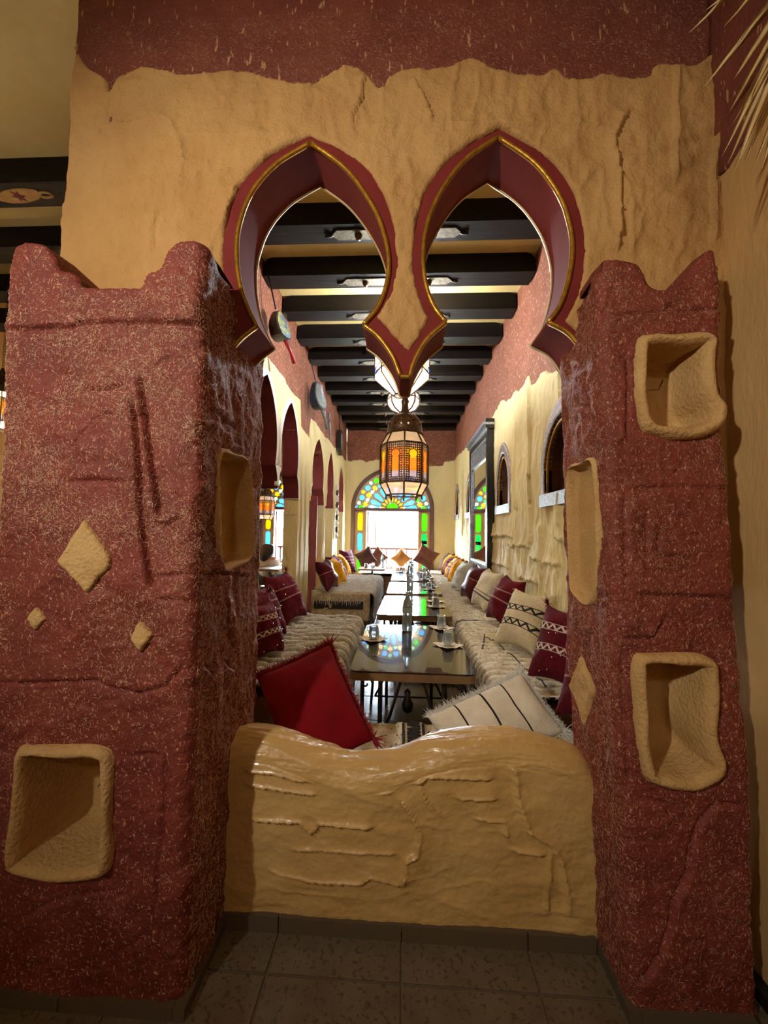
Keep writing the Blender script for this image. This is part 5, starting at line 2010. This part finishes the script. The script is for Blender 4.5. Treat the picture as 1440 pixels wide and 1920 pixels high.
def make_lantern(label, power, chain_top, col=(1, .78, .45), group=None):
    t = thing('lantern', label, 'lantern', group=group)
    fr = MB()
    ring = lambda r, z: [(r * math.sin(PI / 8 + k * PI / 4 - PI / 8), -r * math.cos(k * PI / 4), z) for k in range(8)]
    for r, z in ((.108, .03), (LR, .10), (LR, .335), (.108, .405)):
        fr.tube(ring(r, z), .005, 5, closed=True)
    for k in range(8):
        a = k * PI / 4
        v = lambda r, z: (r * math.sin(a), -r * math.cos(a), z)
        fr.tube([v(.108, .03), v(LR, .10), v(LR, .335), v(.108, .405)], .0055, 5)
        fr.tube([v(.108, .03), v(.112, .005)], .006, 5)
    fr.build('lantern_frame', m_bronze, t)
    ap = LR * math.cos(PI / 8)
    for k in range(8):
        a = k * PI / 4 + PI / 8
        lp = obj('lattice_panel', lat_me, None, t, (ap * math.sin(a), -ap * math.cos(a), .10))
        lp.rotation_euler = (0, 0, a)
        for i, (q, c) in enumerate(pane_set):
            cc = c if k % 2 == 0 else {'v': 'v', 'o': 'o', 'y': 'o', 'w': 'w'}[c]
            obj('pane', q[cc], None, lp)
        for me, nm in ((up_me, 'upper_pane'), (lo_me, 'lower_pane')):
            o = obj(nm, me, None, t)
            o.rotation_euler = (0, 0, a)
    # pierced dome
    n = 40
    rows = 16
    V, Fc = [], []
    for j in range(rows + 1):
        q = j / rows
        if q < .1:
            r, z = .116 - .1 * q, .405 + .2 * q
        else:
            th = (q - .1) / .9 * PI / 2 * .92
            r, z = .106 * math.cos(th) ** .7 + .004, .43 + .105 * math.sin(th)
        for k in range(n):
            a = 2 * PI * k / n
            V.append((r * math.sin(a), -r * math.cos(a), z))
    for j in range(rows):
        for k in range(n):
            if j in (3, 4, 6, 7, 9, 10) and k % 5 in (1, 3) and not (j in (4, 7, 10) and k % 10 in (1,)):
                continue
            l = (k + 1) % n
            Fc.append((j * n + k, j * n + l, (j + 1) * n + l, (j + 1) * n + k))
    obj('pierced_dome', mesh_of('pierced_dome', V, Fc), m_bronze, t)
    MB().lathe([(.04, .525), (.032, .545), (.022, .56), (.02, .60), (.026, .615), (.018, .63), (.012, .66), (0, .67)], 14).build('neck', m_bronze, t, True)
    ch = MB()
    z = .66
    while z < chain_top:
        ch.tube([(.010 * math.cos(b) if int(z * 40) % 2 else 0, 0 if int(z * 40) % 2 else .010 * math.cos(b), z + .016 + .018 * math.sin(b)) for b in np.linspace(0, 2 * PI, 9)[:-1]], .0022, 4, closed=True)
        z += .028
    tag(ch.build('chain', m_bronze, t), kind='stuff')
    MB().lathe([(0, .15), (.018, .165), (.024, .19), (.018, .215), (.012, .23), (.012, .30)], 12).build('bulb', m_bulb, t, True)
    l = light('lantern_light', 'POINT', (0, 0, .19), power, col, size=.03)
    l.parent = t
    return t


def hang(t, px, py, Y, rz=0, s=1):
    p = at(px, py, Y=Y)
    t.location = p
    t.rotation_euler = (0, 0, rz)
    t.scale = (s, s, s)


p0 = at(757, 938, Y=2.35)
GLN = 'octagonal pierced metal lanterns'
ln = make_lantern('dark pierced metal lantern with glowing orange panes hanging over the nearest table', 9, ZC - p0[2], group=GLN)
hang(ln, 757, 938, 2.35)
ln2 = make_lantern('pierced metal lantern hanging in the side room beyond the left arches', 6, ZC - at(497, 977, Y=6.2)[2], group=GLN)
hang(ln2, 497, 977, 6.2, .2)
ln3 = make_lantern('glowing yellow lantern seen through the single passage arch', 10, ZC - at(580, 907, Y=7.7)[2], group=GLN)
hang(ln3, 580, 907, 7.7, .3, 1.1)
ln4 = make_lantern('lit lantern at the left edge beside the broad pillar', 80, ZC - at(-3, 812, Y=3.6)[2], group=GLN)
hang(ln4, -3, 812, 3.6, .1)


def big_lamp(label, px, py, Y, R, hz, lobes, power):
    """large hanging lamp of pale glass in metal ribs with a band of coloured panes"""
    p = at(px, py, Y=Y)
    t = thing('hall_lamp', label, 'lamp', p, group='large pale glass lamps hanging in the hall')
    n = 8
    lv = [(.30 * R, 0), (.72 * R, .10), (R, .17), (R, .22), (R, .275), (R, .9 * hz), (.4 * R, hz)]
    if lobes:
        lv = [(.28 * R, 0), (.75 * R, .13 * hz), (.97 * R, .32 * hz), (R, .5 * hz), (.93 * R, .7 * hz), (.7 * R, .88 * hz), (.3 * R, hz)]
    rib = MB()
    for k in range(n):
        a = k * 2 * PI / n
        rib.tube([(r * math.sin(a), -r * math.cos(a), z) for r, z in lv], .012 if lobes else .007, 5)
    for r, z in (lv[0], lv[3], lv[4], lv[-1]):
        rib.tube([(r * math.sin(k * 2 * PI / n), -r * math.cos(k * 2 * PI / n), z) for k in range(n)], .007, 5, closed=True)
    rib.build('metal_ribs', m_bronze, t)
    for k in range(n):
        a0, a1 = k * 2 * PI / n, (k + 1) * 2 * PI / n
        f = lambda r, a, z: (r * .985 * math.sin(a), -r * .985 * math.cos(a), z)
        for i in range(len(lv) - 1):
            (r0, z0), (r1, z1) = lv[i], lv[i + 1]
            if i == 3 and not lobes:
                am = (a0 + a1) / 2
                for aa, bb, c in ((a0, am, 'y' if k % 2 else 'B'), (am, a1, 'B' if k % 2 else 'w')):
                    MB().add([f(r0, aa, z0), f(r0, bb, z0), f(r1, bb, z1), f(r1, aa, z1)], [(0, 1, 2, 3)]).build('coloured_pane', m_lg[c], t)
                continue
            c = 'w' if not (i == 1 and k % 3 == 1 and not lobes) else 'y'
            MB().add([f(r0, a0, z0), f(r0, a1, z0), f(r1, a1, z1), f(r1, a0, z1)], [(0, 1, 2, 3)]).build('pane', m_lg[c], t)
    MB().tube([(0, 0, hz), (0, 0, ZC - p[2])], .008, 6).build('hanging_rod', m_bronze, t)
    MB().lathe([(0, .35 * hz), (.04, .4 * hz), (.05, .5 * hz), (.02, .62 * hz), (.015, hz)], 12).build('bulb', m_bulb, t, True)
    l = light('lamp_light', 'POINT', (0, 0, .55 * hz), power * .18, (.92, .96, 1), size=.05)
    l.parent = t
    # light added above the shade, carrying most of the brightness into the hall
    l2 = light('added_uplight', 'POINT', (0, 0, hz + .12), power * .62, (.90, .95, 1), size=.05)
    l2.parent = t
    return t


big_lamp('large glass lamp with blue and yellow squares behind the arch pendant', 753, 742, 3.80, .275, .62, False, 300)
big_lamp('ribbed ivory globe lamp hanging behind the nearest lantern', 756, 775, 5.5, .235, .40, True, 100)
big_lamp('farthest ribbed globe lamp hanging before the terrace door', 757, 820, 7.25, .235, .40, True, 50)

# ------------------------------------------------------------------ wall mirror
ya, yb = 5.0, 6.35
mz0, mz1 = .84, 2.72
mr = thing('wall_mirror', 'tall mirror in a black frame with carved top on the right wall', 'mirror', (XR - .02, (ya + yb) / 2, mz0))
hw = (yb - ya) / 2
mh = mz1 - mz0
f_ = lambda p, q, d: (-d, p, q)
for a, b, c, d in ((-hw, -hw + .09, 0, mh), (hw - .09, hw, 0, mh), (-hw + .09, hw - .09, 0, .09), (-hw + .09, hw - .09, mh - .1, mh)):
    MB().prism([(a, c), (b, c), (b, d), (a, d)], f_, 0, .085).build('frame_rail', m_blackwood, mr)
for a, b, c, d in ((-hw + .09, -hw + .115, .09, mh - .1), (hw - .115, hw - .09, .09, mh - .1), (-hw + .115, hw - .115, .09, .115), (-hw + .115, hw - .115, mh - .36, mh - .335), (-hw + .115, hw - .115, mh - .125, mh - .1)):
    MB().prism([(a, c), (b, c), (b, d), (a, d)], f_, .03, .075).build('silver_inner_edge', m_silver, mr)
MB().prism([(-hw + .1, .1), (hw - .1, .1), (hw - .1, mh - .34), (-hw + .1, mh - .34)], f_, .03, .05).build('mirror_glass', m_mirror, mr)
MB().prism([(-hw + .1, mh - .34), (hw - .1, mh - .34), (hw - .1, mh - .1), (-hw + .1, mh - .1)], f_, .03, .06).build('carved_panel', M('carved_dark_wood', (46, 42, 44), .5, (110, 110, 112), 22, .8, 30), mr)
for k, (z, dd) in enumerate(((0, .11), (.045, .14), (.09, .11))):
    MB().prism([(-hw - .03, mh + z), (hw + .03, mh + z), (hw + .03, mh + z + .035), (-hw - .03, mh + z + .035)], f_, 0, dd).build('cornice', m_silver if k == 1 else m_blackwood, mr)
MB().prism([(q, mh + .125 + .06 * abs(math.sin(q * 9)) * (1 - abs(q) / hw)) for q in np.linspace(-hw, hw, 41)] + [(hw, mh + .12), (-hw, mh + .12)], f_, .01, .06).build('crest', m_blackwood, mr)

# ------------------------------------------------------------------ instruments on the left wall
def lute(name, label, bx, by, zc_len, mats, tail, X=XL + .09, ang=0.0):
    p = at(bx, by, X=X)
    t = thing(name, label, 'instrument', (X, p[1], p[2]), (ang, 0, -.38))
    body, face, neck = mats
    L = zc_len
    out = [(-.08 * L, L * .5), (.08 * L, L * .5), (.24 * L, L * .25), (.34 * L, -.05 * L), (.26 * L, -.38 * L), (0, -.5 * L), (-.26 * L, -.38 * L), (-.34 * L, -.05 * L), (-.24 * L, .25 * L)]
    out = smooth_path(out, (), 3, True)
    MB().prism(out, lambda a, b, d: (d * (1.3 - b / L), a, b), 0, .075).build('sound_box', body, t)
    MB().prism([(a * .86, b * .9) for a, b in out], lambda a, b, d: (d * (1.3 - b / L), a, b), .074, .08).build('painted_face', face, t)
    MB().tube([(.10, 0, -.42 * L), (.09, .10, -.75 * L), (.085, .16, -.75 * L - tail)], [.02, .018, .024], 8).build('neck', neck, t, True)
    MB().tube([(.06, -.05, .5 * L), (.03, -.1, .5 * L + .3)], .008, 6).build('tuning_spike', body, t, True)
    for k in range(3):
        MB().tube([(.122, -.02 + .02 * k, .4 * L), (.115, .06 + .02 * k, -.72 * L)], .002, 4).build('string', m_silver, t)
    return t


m_lutep = M('painted_blue_panel', (60, 92, 120), .5, (150, 150, 70), 9, mixp=(.45, .6))
m_gray_p = M('grey_hide', (112, 118, 112), .6, (92, 96, 92), 10)
lute('hung_lute', 'black lute with painted blue face and red neck high on the left wall', 516, 614, .28, (m_blackwood, m_lutep, M('red_lacquer', (150, 24, 40), .4)), .10, ang=.12)
lute('hung_lute', 'dark lute with a grey hide oval hanging above the second arch', 590, 744, .38, (M('dark_blue_case', (34, 42, 54), .5), m_gray_p, m_gray_p), .16, ang=.12)
# two small silver pieces further along
p = at(615, 805, X=XL + .03)
sd = thing('hung_dagger', 'curved silver dagger hanging beyond the grey lute', 'dagger', (XL + .03, p[1], p[2]))
MB().tube([(.02, -.02, .16), (.03, .0, .06), (.03, .03, -.05), (.03, .09, -.16)], [.016, .024, .02, .008], 8).build('sheath', m_silver, sd, True)
MB().tube([(.02, -.04, .28), (.02, -.02, .16)], [.026, .014], 8).build('hilt', m_silver, sd, True)
p = at(634, 826, X=XL + .03)
rb = thing('hung_fiddle', 'small dark fiddle hanging farthest along the left wall', 'instrument', (XL + .03, p[1], p[2]), (.12, 0, 0))
MB().prism([(-.1, .2), (.1, .2), (.12, -.15), (0, -.3), (-.12, -.15)], lambda a, b, d: (d, a, b), 0, .07).build('sound_box', m_blackwood, rb)
MB().prism([(-.06, .14), (.06, .14), (.07, -.1), (0, -.2), (-.07, -.1)], lambda a, b, d: (d, a, b), .07, .078).build('hide_face', m_gray_p, rb)
MB().tube([(.03, 0, .2), (.03, -.05, .5)], .014, 6).build('neck', m_blackwood, rb, True)
# black and white ornament hanging at the far column
p = at(627, 960, X=XL + .05)
ob = thing('hung_ornament', 'long black and white hanging ornament on the far left column', 'ornament', (XL + .06, 7.45, 1.2))
for k in range(9):
    MB().lathe([(0, 0), (.028, .02), (.03, .08), (.02, .115), (0, .12)], 10, (0, 0, k * .12)).build('ornament_bead', m_blackwood if k % 2 else m_white_trim, ob, True)

# ------------------------------------------------------------------ side room: table, guest, post
p = at(505, 1064, Y=6.6)
st = thing('cafe_table', 'pale cafe table where a guest sits beyond the left arches', 'table', (p[0] + .03, 6.6, 0))
ht = p[2]
MB().prism(rrect(-.22, .22, -.3, .3, .04), lambda a, b, d: (a, b, d), ht - .035, ht).build('table_top', m_tableedge, st)
for sx in (-1, 1):
    for sy in (-1, 1):
        MB().tube([(sx * .17, sy * .25, ht - .03), (sx * .12, sy * .2, ht * .5), (sx * .19, sy * .26, 0)], .014, 6).build('leg', m_winpanel, st, True)
hx = at(503, 1030, Y=7.1)
person = thing('person', 'seated guest with long dark hair and white shirt at the cafe table', 'person', (hx[0], 7.1, 0), (0, 0, math.radians(48)))
hz = hx[2] - .0


def skin_mesh(name, verts, edges, radii, mat, parent, root=0, lv=2):
    me = bpy.data.meshes.new(name)
    me.from_pydata(verts, edges, [])
    o = obj(name, me, mat, parent)
    o.modifiers.new('skin', 'SKIN')
    for i, r in enumerate(radii):
        me.skin_vertices[0].data[i].radius = (r, r) if not hasattr(r, '__len__') else r
        me.skin_vertices[0].data[i].use_root = i == root
    s = o.modifiers.new('sub', 'SUBSURF')
    s.levels = lv
    s.render_levels = lv
    for m_ in (s,):
        m_.show_viewport = True
    return o


# local frame: the guest faces +X; head centre at height hz
ps, sh = .46, hz - .19
bv = [(0, 0, ps), (.01, 0, ps + .18), (.02, 0, sh), (.03, 0, hz - .12), (.04, 0, hz - .02), (.05, 0, hz + .07),
      (.02, .17, sh - .02), (.10, .22, sh - .22), (.30, .14, ht + .04), (.37, .10, ht + .035),
      (.02, -.17, sh - .02), (.10, -.22, sh - .22), (.30, -.14, ht + .04), (.37, -.10, ht + .035),
      (.03, .09, ps - .01), (.40, .10, ps + .02), (.40, .10, .10), (.48, .10, .04),
      (.03, -.09, ps - .01), (.40, -.10, ps + .02), (.40, -.10, .10), (.48, -.10, .04)]
be = [(0, 1), (1, 2), (2, 3), (3, 4), (4, 5), (2, 6), (6, 7), (7, 8), (8, 9), (2, 10), (10, 11), (11, 12), (12, 13), (0, 14), (14, 15), (15, 16), (16, 17), (0, 18), (18, 19), (19, 20), (20, 21)]
brd = [.13, .12, .11, .045, .085, .07, .05, .042, .03, .028, .05, .042, .03, .028, .08, .06, .045, .035, .08, .06, .045, .035]
skin_mesh('body', bv, be, brd, m_skin, person)
sv = [0, 1, 2, 6, 7, 8, 10, 11, 12]
mp_ = {a: i for i, a in enumerate(sv)}
skin_mesh('shirt', [bv[i] for i in sv], [(mp_[a], mp_[b]) for a, b in be if a in mp_ and b in mp_], [.17, .185, .17, .09, .07, .055, .09, .07, .055], m_shirt, person)
tv = [0, 14, 15, 16, 18, 19, 20]
mp_ = {a: i for i, a in enumerate(tv)}
skin_mesh('trousers', [bv[i] for i in tv], [(mp_[a], mp_[b]) for a, b in be if a in mp_ and b in mp_], [.14, .10, .08, .06, .10, .08, .06], m_trousers, person)
skin_mesh('hair', [(.02, 0, hz + .09), (-.03, 0, hz + .03), (-.05, 0, hz - .10), (-.08, .02, hz - .24), (.03, .07, hz + .02), (.03, .085, hz - .12), (.03, -.07, hz + .02), (.03, -.085, hz - .12)],
          [(0, 1), (1, 2), (2, 3), (1, 4), (4, 5), (1, 6), (6, 7)], [.10, .125, .125, .09, .09, .075, .09, .075], m_hair, person)
fc_ = MB()
fc_.lathe([(0, -.02), (.012, -.012), (.014, .0), (0, .02)], 8, (.125, 0, hz - .0)).build('nose', m_skin, person, True)
for s in (-1, 1):
    MB().lathe([(0, -.008), (.008, 0), (0, .008)], 8, (.115, s * .032, hz + .025)).build('eye', m_blackwood, person, True)
    for k in range(5):
        y = .10 * s - s * .01 * (k - 2)
        Lf = (.045, .07, .08, .075, .06)[k]
        MB().tube([(.37, y, ht + .035), (.37 + Lf * .6, y + s * (.02 if k == 0 else 0), ht + .03), (.37 + Lf, y + s * (.03 if k == 0 else 0), ht + .012)], [.010, .009, .007], 6).build('finger', m_skin, person, True)
MB().lathe([(0, -.006), (.02, -.002), (.02, .002), (0, .006)], 8, (.105, 0, hz - .045)).build('mouth', m_red, person, True)
stl = thing('stool', 'low dark stool under the seated guest', 'stool', (hx[0], 7.1, 0))
MB().lathe([(0, .29), (.16, .29), (.17, .27), (.16, .24), (0, .24)][::-1], 18).build('stool_seat', m_blackwood, stl, True)
for k in range(4):
    a = k * PI / 2 + .4
    MB().tube([(.11 * math.cos(a), .11 * math.sin(a), .25), (.14 * math.cos(a), .14 * math.sin(a), 0)], .014, 6).build('leg', m_blackwood, stl, True)
# rounded ochre post at the end of the near left bench
p = at(527, 1100, Y=4.25)
po = obj('plaster_post', MB().lathe([(.09, 0), (.085, .5), (.08, p[2] - .13), (.06, p[2] - .10), (.08, p[2] - .05), (.085, p[2] + .0), (.06, p[2] + .06), (0, p[2] + .075)], 18).mesh('plaster_post', True), m_ochre, None, (p[0], 4.25, 0))
tag(po, 'rounded ochre plaster post beyond the near left bench', 'post')

# ------------------------------------------------------------------ dried palm leaf, top right
O = at(1600, -200, Y=.86)
pm = thing('dried_palm_leaf', 'dried palm leaf spreading in the upper right corner', 'palm leaf', tuple(O))
tips = [(1323, 20), (1292, 62), (1356, 52), (1372, 100), (1318, 165), (1375, 150), (1366, 212), (1372, 236), (1392, 205), (1352, 296), (1364, 308), (1376, 322), (1388, 300), (1393, 310), (1413, 312), (1402, 262), (1424, 250), (1428, 318), (1440, 290), (1446, 335), (1462, 300), (1470, 345), (1500, 330), (1405, 180), (1430, 205)]
for i, (x, y) in enumerate(tips):
    T = at(x, y, Y=.98 + .05 * math.sin(i * 2.1)) - O
    perp = _n(np.cross(T, (.3, 1, .2)))
    dn = _n(np.cross(T, perp))
    V, Fc = [], []
    for k in range(6):
        q = k / 5
        c = T * q + dn * .03 * math.sin(q * PI) * math.sin(i)
        wv = .017 * (1 - q) ** .6 * min(1, .35 + q * 3)
        V += [c - perp * wv, c + dn * wv * .5, c + perp * wv, c + dn * (wv * .5 + .002)]
    for k in range(5):
        a = 4 * k
        for u, v in ((0, 1), (1, 2), (2, 3), (3, 0)):
            Fc.append((a + u, a + v, a + 4 + v, a + 4 + u))
    obj('palm_blade', mesh_of('palm_blade', V, Fc), m_palm, pm)
